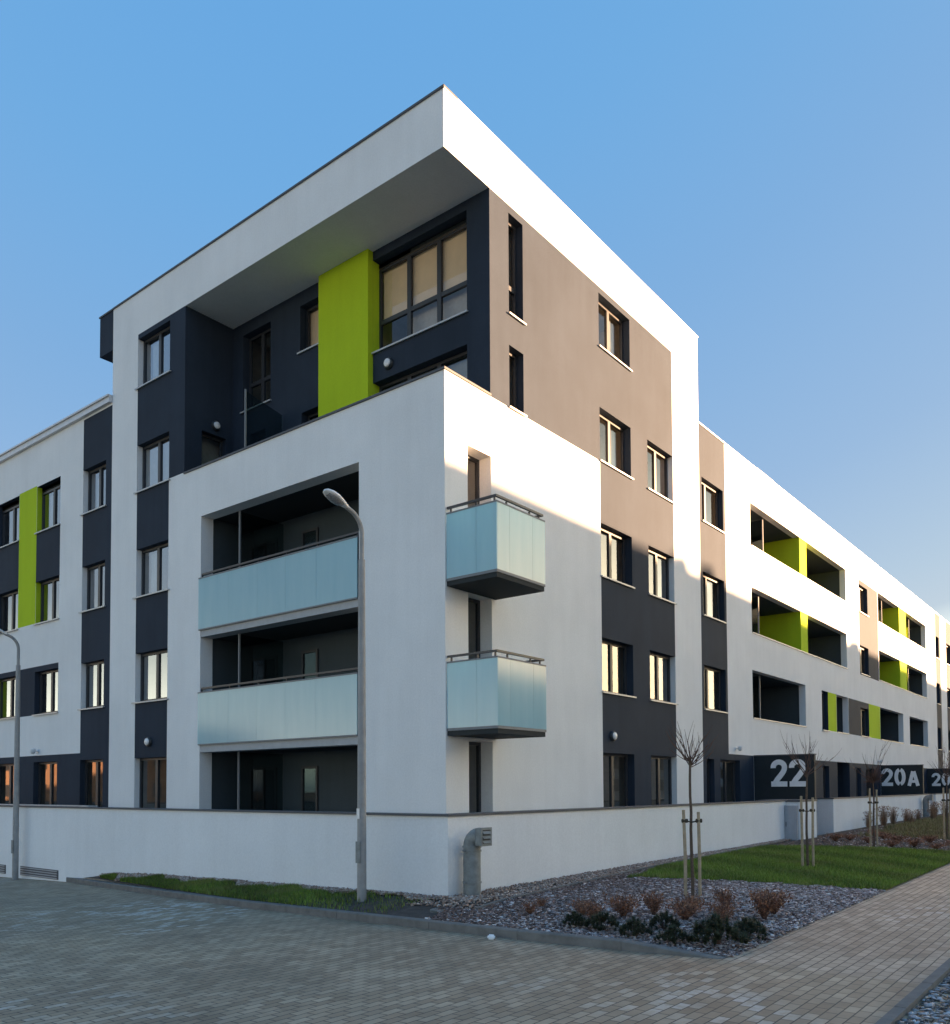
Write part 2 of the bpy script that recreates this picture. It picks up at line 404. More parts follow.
# entrances (recesses)
for u0, u1 in ((15.80, 22.28), (25.44, 27.29), (32.77, 38.48)): H(u0, u1, .3, 3.05, .3, all='dark')
fr.sheet(1.44, TW, PAR, SOF, paints, holes); fr.sheet(0, TW, .1, PAR, paints, holes); fr.sheet(0, TW, SOF, ROOF, paints, [])
for h in [h for h in holes if h[1] > TW]: pass
fr2 = Facade(R0, (0, -1, 0)); hw = [h for h in holes if h[0] > TW]; 
fr.mb = {}
ht = [h for h in holes if h[0] < TW]
fr.sheet(1.44, TW, PAR, SOF, paints, [h for h in ht if h[2] > PAR]); fr.sheet(0, TW, .1, PAR, paints, [h for h in ht if h[2] < PAR]); fr.sheet(0, TW, SOF, ROOF, paints, [])
fr.sheet(TW, 78, .1, WROOF, paints, hw)
emit(fr)
for a, k in wins: window(R0, *a, **k)

def loggia_box(fn, u0, u1, z0, z1, d0, d1, mat='inner', parent=BLD, ceil='inner'):
    a = MB(); e = .05
    for q in ([(u0 - e, d1, z0 - e), (u1 + e, d1, z0 - e), (u1 + e, d1, z1 + .2), (u0 - e, d1, z1 + .2)],
              [(u0 - e, d0, z0 - e), (u0 - e, d1, z0 - e), (u0 - e, d1, z1 + .2), (u0 - e, d0, z1 + .2)],
              [(u1 + e, d0, z0 - e), (u1 + e, d1, z0 - e), (u1 + e, d1, z1 + .2), (u1 + e, d0, z1 + .2)],
              [(u0 - e, d0, z0 - e), (u1 + e, d0, z0 - e), (u1 + e, d1, z0 - e), (u0 - e, d1, z0 - e)]):
        a.quad([fn(*x) for x in q])
    a.build('loggia_wall', M[mat], parent, fix=False)
    c = MB(); c.quad([fn(u0 - e, d0, z1 + .01), fn(u1 + e, d0, z1 + .01), fn(u1 + e, d1, z1 + .01), fn(u0 - e, d1, z1 + .01)])
    c.build('loggia_soffit', M[ceil], parent, fix=False)
for i, (u0, u1, z0, z1) in enumerate(LOG):
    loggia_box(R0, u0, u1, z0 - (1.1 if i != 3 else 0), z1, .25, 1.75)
    # glazed doors on the back wall
    for uu in np.arange(u0 + .9, u1 - 1.2, 2.9):
        window(RP(1.5), float(uu), float(uu) + 1.5, z0 - 1.0, z1 - .25, .16, 2, sill=False, room=False, glass='dimglass', name='balcony_door')
# recess of entrances
for u0, u1 in ((15.80, 22.28), (25.44, 27.29), (32.77, 38.48)):
    loggia_box(R0, u0, u1, .3, 3.05, .3, 2.2, 'dark', ceil='dark')
    window(RP(2.0), u0 + .3, min(u1 - .2, u0 + 2.2), .35, 2.6, .12, 2, sill=False, room=False, name='entrance_door')

# lime dividers, posts and white parapet panels of the long loggias
for (a, b, z0, z1) in ((20.98, 21.80, 7.14, 8.73), (20.98, 21.80, 10.08, 11.60), (37.47, 39.08, 7.2, 8.73), (37.47, 39.08, 10.1, 11.60)):
    g = MB(); g.box((a, .004, z0 - .9), (b, 1.74, z1), R0)
    g.build('loggia_divider', M['green'], BLD)
for (u, z0, z1) in ((17.85, 10.1, 11.57), (17.3, 7.2, 8.70), (17.3, 4.35, 5.90), (35.0, 10.1, 11.57), (34.2, 7.2, 8.70), (41.3, 10.1, 11.57), (40.9, 7.2, 8.7), (34.0, 4.35, 5.88)):
    p = MB(); p.box((u - .02, .29, z0), (u + .02, .33, z1), R0)
    po = p.build('divider_post', M['post'], BLD)
    q = MB(); q.box((u - .008, .33, z0 - .9), (u + .008, 1.72, z1 - .02), R0); q.build('divider_glass', M['clear'], po)
for (u0, u1) in ((15.83, 27.25), (32.92, 44.35)):
    w = MB(); mid = u0 + (u1 - u0) * .52
    w.box((u0 + .006, .0, 8.715), (mid - .008, .05, 10.115), lambda u, d, z: (u, d - .012, z)); w.box((mid + .008, .0, 8.715), (u1 - .006, .05, 10.115), lambda u, d, z: (u, d - .012, z))
    w.build('white_panel', M['panel'], BLD)
for (u0, u1, z0, z1) in LOG:
    c = MB(); c.box((u0 + .004, -.035, z0 - .02), (u1 - .004, .27, z0 + .012), R0); c.build('loggia_coping', M['sill'], BLD)
# ================================================================== corner side (plane X = 0)
fl = Facade(L0, (-1, 0, 0)); paints = []; holes = []; wins = []
paints = [(9.32, 10.85, .2, PAR, 'dark'), (8.63, 10.86, PAR + .05, SOF, 'dark'),
          (TL, 13.77, .2, 12.78, 'dark'), (TL, 40, .2, 3.08, 'dark'),
          (16.66, 17.86, 7.18, 11.5, 'green'), (15.13, 16.66, 8.44, 9.99, 'dark'), (17.86, 19.5, 8.44, 9.99, 'dark'),
          (15.13, 19.5, 4.33, 5.83, 'dark'), (22.6, 24.2, .2, 12.78, 'dark'), (27.0, 28.4, 7.18, 11.5, 'green'), (25.4, 27.0, 4.33, 11.5, 'dark'), (30, 31.6, .2, 12.78, 'dark')]
for k, (z0, z1) in enumerate([(.45, 2.86), (4.35, 5.65), (7.165, 8.45), (10.01, 11.28), (12.85, 14.2)]):
    H(9.322, 10.848, z0, z1, .15, hi='white', all='dark')
    W(9.322, 10.848, z0, z1, .15, 2, sill=k > 0, uneven=[.46], sill_u=(9.25, 10.95), curtain=[(10.1, 10.6, z1 - .1)] if k in (2, 4) else None)
    if k < 4:
        H(12.49, 13.768, z0, z1 + .02, .15, hi='white' if k else 'dark', all='dark')
        W(12.49, 13.768, z0, z1 + .02, .15, 2, sill=k > 0, uneven=[.46], sill_u=(12.42, 13.86), curtain=[(13.2, 13.5, z1 - .2)] if k in (1, 3) else None)
        zt = z1 + (.18 if k == 3 else .02); h = 'green' if k in (2, 3) else 'dark'
        H(15.14, 16.65, z0, zt, .15, hi=h, all='dark'); W(15.14, 16.65, z0, z1 + .02, .15, 2, sill=k > 0, uneven=[.46], curtain=[(16.2, 16.45, z1 - .1)] if k in (2, 3) else None)
        H(17.87, 19.45, z0, zt, .15, hi='green' if k == 1 else 'dark', all='dark'); W(17.87, 19.45, z0, z1 + .02, .15, 2, sill=k > 0, uneven=[.46], curtain=[(18.6, 18.95, z1 - .1)] if k in (2, 3) else None)
        for uu in (22.9, 25.45, 30.2):
            H(uu, uu + 1.3, z0, z1, .15, all='dark'); W(uu, uu + 1.3, z0, z1, .15, 2, sill=k > 0)
H(2.32, 7.89, .45, 8.76, .35, all='white')
fl.sheet(0, 9.32, .1, PAR, paints, [h for h in holes if h[1] < 9]); fl.sheet(9.32, TL, .1, PAR, paints, [h for h in holes if 9 < h[0] < 12 and h[2] < PAR])
fl.sheet(8.63, TL, PAR, SOF, paints, [h for h in holes if 9 < h[0] < 12 and h[2] > PAR]); fl.sheet(0, TL, SOF, ROOF, paints, [])
fl.sheet(TL, 36, .1, WROOF, paints, [h for h in holes if h[0] > 12])
emit(fl)
for a, k in wins: window(L0, *a, **{'glass': 'coated' if a[2] > 3 else 'glass', **k})

# ---- recessed top terrace
RX, RY = 1.44, 8.63
fb = Facade(LP(RX), (-1, 0, 0)); H2 = []
holes = []; wins = []
H(.60, 3.358, 11.96, 14.12, .2, hi='green'); W(.60, 3.358, 11.96, 13.98, .2, 3, bars=(12.73,), fw=.05, blind=[(.66, 3.30, 12.70, 13.95)], glass='bright')
H(.60, 3.358, 9.2, 11.26, .2, hi='green'); W(.60, 3.358, 9.2, 11.26, .2, 3, sill=False, name='terrace_door')
H(5.2, 5.90, 12.80, 13.97, .2); W(5.2, 5.9, 12.80, 13.97, .2, 1, blind=[(5.22, 5.88, 12.85, 13.9)], glass='bright')
H(5.2, 5.84, 9.2, 11.27, .2); W(5.2, 5.84, 9.2, 11.27, .2, 1, sill=False, name='terrace_door')
H(7.05, 8.2, 11.95, 14.0, .2); W(7.05, 8.2, 11.95, 14.0, .2, 2, bars=(12.72,))
fb.sheet(0, RY, 9.1, SOF, [], holes, 'dark'); emit(fb)
for a, k in wins: window(LP(RX), *a, **k)
fs = Facade(RP(RY), (0, -1, 0)); holes = []; wins = []
H(.5, 1.24, 9.2, 11.28, .15); W(.5, 1.24, 9.2, 11.28, .15, 1, sill=False, name='terrace_door')
fs.sheet(0, RX, 9.1, SOF, [], holes, 'dark'); emit(fs)
for a, k in wins: window(RP(RY), *a, **k)
g = MB(); g.box((3.36, 0, 9.1), (5.04, .34, SOF - .002), LP(1.28)); g.build('lime_panel', M['green'], BLD)
g = MB(); g.quad([(0, 0, SOF), (RX, 0, SOF), (RX, RY, SOF), (0, RY, SOF)], (0, 0, -1)); g.build('roof_soffit', M['white'], BLD, fix=False)
g = MB(); g.quad([(.25, 0.02, 9.1), (RX, 0.02, 9.1), (RX, RY, 9.1), (.25, RY, 9.1)], (0, 0, 1)); g.build('terrace_floor', M['deck'], BLD, fix=False)
g = MB()  # inner faces of terrace parapet + its sheet coping
g.quad([(.25, .25, 9.1), (.25, RY, 9.1), (.25, RY, PAR), (.25, .25, PAR)]); g.quad([(.25, .25, 9.1), (RX, .25, 9.1), (RX, .25, PAR), (.25, .25, PAR)])
g.build('terrace_parapet', M['white'], BLD, fix=False)
g = MB(); g.box((-.03, -.03, PAR + .002), (.28, RY - .004, PAR + .045)); g.box((.28, -.03, PAR + .002), (RX, .28, PAR + .045)); g.build('parapet_coping', M['coping'], BLD)
g = MB(); g.box((.295, 6.535, 9.1), (.33, 6.57, 11.66)); po = g.build('divider_post', M['post'], BLD)
g = MB()
for a in (6.545,): g.v += [(.33, a, 9.15), (1.42, a, 9.15), (1.42, a, 11.40), (.33, a, 11.62), (.33, a + .015, 9.15), (1.42, a + .015, 9.15), (1.42, a + .015, 11.40), (.33, a + .015, 11.62)]; g.f += [(0, 1, 2, 3), (7, 6, 5, 4), (0, 4, 5, 1), (1, 5, 6, 2), (2, 6, 7, 3), (3, 7, 4, 0)]
g.build('divider_glass', M['clear'], po)
# roof slabs, copings, roof end box, hidden walls
g = MB(); g.quad([(0, 0, ROOF - .05), (TW, 0, ROOF - .05), (TW, TL, ROOF - .05), (0, TL, ROOF - .05)], (0, 0, 1)); g.quad([(TW, 0, WROOF - .05), (78, 0, WROOF - .05), (78, 13, WROOF - .05), (TW, 13, WROOF - .05)], (0, 0, 1))
g.quad([(0, TL, WROOF - .05), (TW, TL, WROOF - .05), (TW, 36, WROOF - .05), (0, 36, WROOF - .05)], (0, 0, 1)); g.build('flat_roof', M['rooftop'], BLD, fix=False)
g = MB()
g.quad([(TW, 0, WROOF - .4), (TW, TL, WROOF - .4), (TW, TL, ROOF), (TW, 0, ROOF)]); g.quad([(0, TL, WROOF - .4), (TW, TL, WROOF - .4), (TW, TL, ROOF), (0, TL, ROOF)])
g.quad([(78, 0, .1), (78, 13, .1), (78, 13, WROOF), (78, 0, WROOF)]); g.quad([(TW, 13, .1), (78, 13, .1), (78, 13, WROOF), (TW, 13, WROOF)])
g.quad([(0, 36, .1), (TW, 36, .1), (TW, 36, WROOF), (0, 36, WROOF)]); g.quad([(TW, 13, .1), (TW, 36, .1), (TW, 36, WROOF), (TW, 13, WROOF)])
g.build('rear_wall', M['white'], BLD, fix=False)
def coping(fn, u0, u1, z, mat, h=.03, d=.4, over=.02, name='roof_coping'):
    g = MB(); g.box((u0, -over, z), (u1, d, z + h), fn); g.box((u0, -over - .004, z - .02), (u1, -over + .012, z + h - .006), fn); return g.build(name, M[mat], BLD)
coping(R0, .0, TW + .03, ROOF + .002, 'ltcoping'); coping(L0, -.03, TL, ROOF + .002, 'coping', over=.024)
coping(R0, TW, 78, WROOF + .002, 'ltcoping')
g = MB(); g.box((TL + .004, -.10, WROOF - .06), (36, .3, WROOF + .10), L0); g.box((TL + .004, -.14, WROOF + .10), (36, .3, WROOF + .15), L0); g.build('roof_cornice', M['ltcoping'], BLD)
g = MB(); g.box((TL + .003, .0, SOF + .02), (12.90, 5, ROOF - .004), L0); g.build('roof_end_box', M['dark'], BLD)
coping(L0, TL + .004, 12.93, ROOF + .002, 'coping', over=.02)
g = MB(); g.box((17.0, .15, WROOF), (18.6, .8, WROOF + .24)); g.build('roof_hatch', M['panel'], BLD)
for x, y, h in ((30, 6, .9), (5, 6, .0), (40, 5, .8)):
    if h: g = MB(); g.box((x, y, WROOF - .05), (x + 1.2, y + .8, WROOF + h)); g.build('chimney', M['panel'], BLD)

# ---- stacked loggias on the corner side, with frosted glass
for zf, zc in ((.45, 2.93), (3.12, 5.76), (5.94, 8.78)):
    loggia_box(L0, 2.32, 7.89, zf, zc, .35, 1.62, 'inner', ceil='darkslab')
for z in (2.93, 5.76):
    g = MB(); g.box((2.325, .012, z), (7.885, .35, z + .19), L0); g.build('loggia_slab', M['slab'], BLD)
for zf, zc in ((.45, 2.93), (3.12, 5.76), (5.94, 8.74)):
    p = MB(); p.box((6.70, .27, zf), (6.735, .31, zc - .01), L0); po = p.build('divider_post', M['post'], BLD)
    q = MB(); q.box((6.71, .31, zf + .02), (6.725, 1.6, zc - .03), L0); q.build('divider_glass', M['clear'], po)
    window(LP(1.46), 5.4, 6.0, zf + .02, zc - .35, .12, 1, sill=False, room=False, glass='dimglass', name='balcony_door')
    window(LP(1.46), 2.5, 3.5, zf + .02, zc - .35, .12, 1, sill=False, room=False, glass='dimglass', name='balcony_door')
    window(LP(1.46), 6.95, 7.8, zf + .02, zc - .35, .12, 1, sill=False, room=False, glass='dimglass', name='balcony_door')
for z0, z1 in ((5.95, 7.19), (3.13, 4.37)):
    bal = MB(); bal.box((2.36, -.035, z0 - .03), (7.92, .01, z0), L0); bo = bal.build('glass_balustrade', M['post'], BLD)
    n = 5; us = [2.345, 3.60, 4.62, 5.62, 6.70, 7.93]
    for a, b in zip(us, us[1:]):
        p = MB(); p.box((a + .002, -.032, z0), (b - .002, -.016, z1), L0); p.build('glass_panel', M['frost'], bo)
    r = MB(); r.box((2.345, -.04, z1), (7.93, -.008, z1 + .03), L0); r.build('glass_edge_rail', M['post'], bo)
    r = MB(); r.box((2.33, .02, z1 + .10), (7.88, .075, z1 + .145), L0)
    for u in us[:-1] + [7.85]: r.box((u + .02, .03, z0), (u + .05, .06, z1 + .10), L0)
    r.build('handrail', M['rail'], bo)

# ---- two small corner balconies
for z0 in (5.95, 3.125):
    x0, x1, y1 = .03, 1.59, -1.20
    s = MB(); s.box((x0 + .015, -.004, z0 - .12), (x1 - .015, y1 + .015, z0 - .005)); bo = s.build('balcony', M['darkslab'], BLD)
    e = MB(); e.box((x0, -.004, z0 - .03), (x0 + .013, y1, z0 + .02)); e.box((x0 + .013, y1, z0 - .03), (x1, y1 + .013, z0 + .02)); e.box((x1 - .013, -.004, z0 - .03), (x1, y1 + .013, z0 + .02)); e.build('slab_edge', M['post'], bo)
    z1 = z0 + 1.24; zz = z0 + .02
    for a, b in (((x0, -.015), (x0 + .014, -.721)), ((x0, -.725), (x0 + .014, y1)), ((x0 + .02, y1), (.421, y1 + .014)), ((.425, y1), (1.161, y1 + .014)), ((1.165, y1), (x1, y1 + .014)), ((x1 - .014, -.015), (x1, y1 + .02))):
        p = MB(); p.box((*a, zz), (*b, z1)); p.build('glass_panel', M['frost'], bo)
    t = MB(); t.box((x0 - .004, -.01, z1), (x0 + .02, y1 - .004, z1 + .03)); t.box((x0 + .02, y1 - .004, z1), (x1 + .004, y1 + .02, z1 + .03)); t.box((x1 - .02, -.01, z1), (x1 + .004, y1 + .02, z1 + .03)); t.build('glass_edge_rail', M['post'], bo)
    r = MB(); zr = z1 + .11
    r.box((x0 + .01, -.01, zr), (x0 + .055, y1 + .02, zr + .04)); r.box((x0 + .055, y1 + .02, zr), (x1 - .02, y1 + .065, zr + .04)); r.box((x1 - .065, -.01, zr), (x1 - .02, y1 + .065, zr + .04))
    for x, y in ((.06, -.1), (.06, -.72), (.06, -1.13), (.42, -1.13), (1.16, -1.13), (1.48, -1.13), (1.48, -.1)): r.box((x - .014, y - .014, zz), (x + .014, y + .014, zr))
    r.build('handrail', M['rail'], bo)

# ---- bulkhead lamps and cameras on the walls
def bulkhead(fn, u, z, parent=BLD):
    o = MB(); c = Vector(fn(u, 0, z)); ax = (Vector(fn(u, -1, z)) - c).normalized()
    o.tube([c, c + ax * .05, c + ax * .075], [.13, .13, .11], 18); ob = o.build('wall_lamp', M['plastic'], parent, smooth=True)
    l = MB(); l.tube([c + ax * .07, c + ax * .10, c + ax * .125], [.095, .085, .03], 16); l.build('lens', M['lens'], ob, smooth=True)
for fn, u, z in ((R0, 6.29, 3.28), (L0, 10.13, 3.27), (LP(RX), 2.84, 11.55), (RP(RY), .90, 11.52)): bulkhead(fn, u, z)
def camera_unit(fn, u, z):
    c = Vector(fn(u, 0, z)); ax = (Vector(fn(u, -1, z)) - c).normalized()
    o = MB(); o.tube([c, c + ax * .02], .06, 12); o.tube([c + ax * .02, c + ax * .14 + Vector((0, 0, .01))], .022, 8)
    ob = o.build('security_camera', M['cam'], BLD, smooth=True)
    b = MB(); h = c + ax * .15; b.tube([h + Vector((0, 0, .07)), h + Vector((0, 0, .05)), h + Vector((0, 0, -.02)), h + Vector((0, 0, -.07)), h + Vector((0, 0, -.09))], [.05, .075, .075, .055, .02], 14)
    b.build('dome', M['cam'], ob, smooth=True)
for fn, u, z in ((R0, 14.22, 3.24), (L0, 16.37, 3.22), (L0, 19.35, 3.22), (R0, 32.3, 3.2)): camera_unit(fn, u, z)

# ================================================================== ground heights
def zp(Y): return .30 - .0268 * (min(max(Y, -6.9), 26) + 6.9)          # street falls gently to the left
def zpath(X): return .30 + .007 * min(max(X + 3.8, 0), 45)
KERB = [(-6.9, -3.86), (-5.8, -3.93), (-4.4, -3.88), (-2.9, -3.77), (-1.0, -3.64), (1.5, -3.45), (4.5, -3.05), (7.5, -2.62), (9.9, -2.25)]
def kx(Y):
    for (a, xa), (b, xb) in zip(KERB, KERB[1:]):
        if a <= Y <= b: return xa + (xb - xa) * (Y - a) / (b - a)
    return KERB[0][1] if Y < KERB[0][0] else KERB[-1][1]
FX, FY = -2.24, -1.94
def zf(X): return .38 + .0065 * max(X - FX, 0)
def zwall(Y):
    pts = [(-1.94, .37), (3.3, .29), (6.5, .23), (8.0, .15), (9.9, -.10)]
    for (a, za), (b, zb) in zip(pts, pts[1:]):
        if a <= Y <= b: return za + (zb - za) * (Y - a) / (b - a)
    return .37 if Y < -1.94 else -.1
def zbed(X, Y):
    if X < FX or Y > FY:
        X = min(X, FX); k = kx(Y); t = min(max((X - k) / max(FX - k, .02), 0), 1)
        right = zwall(Y) if Y > FY else zbed(FX, Y)
        left = zp(Y) + .085 * min(1, max(0, (Y + 6.9) / 1.2))
        return left + (right - left) * (t ** .8)
    t = min(max((Y + 6.95) / 5.01, 0), 1)
    return (1 - t) * (zpath(X) + .01) + t * zf(X) + .05 * math.sin(PI * t)
def grid_mesh(name, xs, ys, zfn, mat, kind='structure'):
    v = [(x, y, zfn(x, y)) for y in ys for x in xs]; n = len(xs)
    f = [(j * n + i, j * n + i + 1, (j + 1) * n + i + 1, (j + 1) * n + i) for j in range(len(ys) - 1) for i in range(n - 1)]
    me = bpy.data.meshes.new(name); me.from_pydata(v, [], f); me.materials.append(mat)
    me.polygons.foreach_set('use_smooth', [True] * len(f))
    o = bpy.data.objects.new(name, me); COL.objects.link(o); o['kind'] = kind; return o
grid_mesh('ground', [-400, -60, -20, 0, 40, 120, 400], [-400, -60, -30, -6.9, 0, 10, 26, 60, 400], lambda x, y: zp(y) - .12, M['ground'])
grid_mesh('street_paving', [-45, -20, -10, -5, -3.861], [-45, -20, -9.1, -6.9, 0, 10, 26, 60], lambda x, y: zp(y), M['street'])
grid_mesh('street_paving', [-3.861, -1.9], [-6.9, 0, 10, 26, 60], lambda x, y: zp(y), M['street'])
# path sheet slightly above the street sheet where they meet
grid_mesh('path', [-3.86 + i * 2 for i in range(46)], [-8.83, -6.9], lambda x, y: zpath(x), M['path'])
# kerb
k = MB(); pts = [(x, y) for y, x in KERB]
fine = []
for (x0, y0), (x1, y1) in zip(pts, pts[1:]):
    n = max(1, int(abs(y1 - y0) / 1.0))
    for i in range(n): fine.append((x0 + (x1 - x0) * i / n, y0 + (y1 - y0) * i / n))
fine.append(pts[-1])
def khgt(y): return .005 + .105 * min(1, max(0, (y + 6.9) / 1.1))
for (x0, y0), (x1, y1) in zip(fine, fine[1:]):
    g = .004; x1g, y1g = x1 + (x0 - x1) * g, y1 + (y0 - y1) * g; w = .12
    a0, a1 = zp(y0) + khgt(y0), zp(y1) + khgt(y1); i = len(k.v); c = .012
    for x, y, z in ((x0, y0, a0), (x1g, y1g, a1)): k.v += [(x, y, z - .3), (x, y, z - c), (x + c, y, z), (x + w, y, z), (x + w, y, z - .3)]
    k.f += [(i + j, i + (j + 1) % 5, i + 5 + (j + 1) % 5, i + 5 + j) for j in range(5)] + [(i + 4, i + 3, i + 2, i + 1, i), (i + 5, i + 6, i + 7, i + 8, i + 9)]
ko = k.build('kerb', M['concrete']); ko['kind'] = 'structure'
k = MB()
for i in range(-12, 60):
    x = i * 1.0; k.box((x + .004, -8.82, zpath(x) - .3), (x + .996, -8.735, zpath(x) + .045 + (.003 * ((i * 7) % 3))))
ko = k.build('path_kerb', M['concrete']); ko['kind'] = 'structure'
# planting bed soil (corner strip + long bed)
ys = list(np.linspace(-6.9, 9.9, 70))
v = []; f = []
for y in ys:
    for t in np.linspace(0, 1, 8):
        a = kx(y) + .115; x = min(a + (FX + .05 - a) * t, FX + .05); v.append((x, y, zbed(x, y) - .012))
for j in range(len(ys) - 1):
    for i in range(7): f.append((j * 8 + i, j * 8 + i + 1, (j + 1) * 8 + i + 1, (j + 1) * 8 + i))
me = bpy.data.meshes.new('verge'); me.from_pydata(v, [], f); me.materials.append(M['soil']); o = bpy.data.objects.new('verge', me); COL.objects.link(o); o['kind'] = 'structure'
grid_mesh('planting_bed', [FX + .9 * i for i in range(0, 70)], list(np.linspace(-6.97, -1.0, 12)), lambda x, y: zbed(x, y) - .012, M['soil'])
grid_mesh('gravel_margin', [-30 + 2 * i for i in range(60)], [-14, -8.80], lambda x, y: zpath(x) - .01, M['soil'])
# edging strip between pebbles and bed
def edgeY(X): return -3.0 + (X + 2.9) * .085 if X < 3.3 else -2.47 + (X - 3.3) * .03
e = MB()
for i in range(17):
    x0, x1 = -2.9 + i * .8, -2.9 + i * .8 + .79
    for x in (x0,):
        ya, yb = edgeY(x0), edgeY(x1); za, zb = zbed(x0, ya) + .03, zbed(x1, yb) + .03; j = len(e.v)
        for x, y, z in ((x0, ya, za), (x1, yb, zb)): e.v += [(x, y - .025, z - .15), (x, y - .025, z), (x, y + .025, z), (x, y + .025, z - .15)]
        e.f += [(j, j + 1, j + 5, j + 4), (j + 1, j + 2, j + 6, j + 5), (j + 2, j + 3, j + 7, j + 6), (j, j + 3, j + 2, j + 1), (j + 4, j + 5, j + 6, j + 7)]
eo = e.build('bed_edging', M['concrete']); eo['kind'] = 'structure'

# ------------------------------------------------------------------ stuff: chips, pebbles, grass
def in_lawn(X, Y):
    le = 1.5 + (-3.2 - Y) * .30 if Y < -3.0 else 1.5 + (Y + 3.2) * 3
    re = 9.9 + (-2.6 - Y) * .30
    return le + .07 * math.sin(Y * 9) + .05 * math.sin(Y * 23) < X < re + .06 * math.sin(Y * 11) and -6.96 < Y < edgeY(X) - .12
def flakes(name, pts, size, tones, mat, flat=.25, tilt=.5, kind='stuff'):
    n = len(pts); a = rng.uniform(0, 2 * PI, n); L = rng.uniform(*size, n); Wd = L * rng.uniform(.35, .8, n); T = L * flat
    base = np.array([[-1, -1, 0], [1, -.7, 0], [.8, 1, 0], [-.9, .8, 0], [-.3, -.2, 1]], float)
    v = np.repeat(base[None], n, 0) + rng.normal(0, .18, (n, 5, 3)) * np.array([1, 1, .4])
    v *= np.stack([L, Wd, T], 1)[:, None, :] * .5
    tx = rng.normal(0, tilt, n); ct, st = np.cos(tx), np.sin(tx)
    y, z = v[:, :, 1].copy(), v[:, :, 2].copy(); v[:, :, 1] = y * ct[:, None] - z * st[:, None]; v[:, :, 2] = y * st[:, None] + z * ct[:, None]
    ca, sa = np.cos(a), np.sin(a); x, y = v[:, :, 0].copy(), v[:, :, 1].copy()
    v[:, :, 0] = x * ca[:, None] - y * sa[:, None]; v[:, :, 1] = x * sa[:, None] + y * ca[:, None]
    v += np.asarray(pts)[:, None, :]
    idx = np.array([[0, 1, 4], [1, 2, 4], [2, 3, 4], [3, 0, 4], [0, 2, 1], [0, 3, 2]])
    f = (idx[None] + (np.arange(n) * 5)[:, None, None]).reshape(-1, 3)
    o = np_mesh(name, v.reshape(-1, 3), f, 3, mat, tone=np.repeat(tones, 5, 0)); o['kind'] = kind; return o
def pick(n, pal, jit=.15):
    p = np.array(pal)[rng.integers(0, len(pal), n)]; return np.clip(p * (1 + rng.normal(0, jit, (n, 1))), .005, .9)
P = []
while len(P) < 78000:
    X = random.uniform(-4, 3.2) if random.random() < .93 else random.uniform(10.0, 22); Y = random.uniform(-6.95, -2.4)
    if X < kx(Y) + .13 or in_lawn(X, Y) or (X > -2.9 and Y > edgeY(X) - .04): continue
    if X < -2.9 and Y > -2.45 - .3 * math.sin(X * 5): continue
    P.append((X, Y, zbed(X, Y) + random.uniform(-.008, .014)))
P = np.array(P); shade = np.array([.5 + .5 * math.sin(p[0] * 1.7 + 1.1 * math.sin(p[1] * 1.3)) for p in P])
frostp = np.clip(.72 - .24 * (P[:, 1] + 5) + .0 * shade, .12, .8)            # hoar frost heavier towards the street edge
t = pick(len(P), [(.15, .10, .085), (.20, .14, .125), (.115, .08, .072), (.24, .18, .165), (.16, .10, .082)])
fr_ = rng.random(len(P)) < frostp * .75
t[fr_] = pick(int(fr_.sum()), [(.50, .46, .46), (.64, .61, .61), (.38, .34, .35), (.30, .26, .26)])
flakes('slate_mulch', P, (.022, .066), t, M['chips'], .22, .55)
P = []
while len(P) < 15000:
    if random.random() < .62:
        X = random.uniform(-2.9, 13.2); a, b = edgeY(X) + .04, FY - .02
        if X < FX: b = FY + .3
        Y = random.uniform(a, b)
    else:
        Y = random.uniform(-2.6, 8.2); X = random.uniform(FX - (.16 + .12 * math.sin(Y * 3) + .10 * math.sin(Y * 7.3)), FX - .01)
    P.append((X, Y, zbed(X, Y) + random.uniform(-.005, .025)))
flakes('pebble_strip', np.array(P), (.028, .065), pick(len(P), [(.32, .22, .17), (.42, .33, .27), (.24, .17, .14), (.50, .43, .38), (.36, .24, .18)]), M['pebble'], .8, .5)
P = []
while len(P) < 9000:
    X = random.uniform(-7, 1); Y = random.uniform(-10.2, -8.84); P.append((X, Y, zpath(X) + random.uniform(-.005, .02)))
flakes('frosted_gravel', np.array(P), (.03, .08), pick(len(P), [(.13, .12, .12), (.4, .41, .44), (.5, .52, .55), (.2, .19, .19), (.28, .28, .3)]), M['chips'], .3, .5)

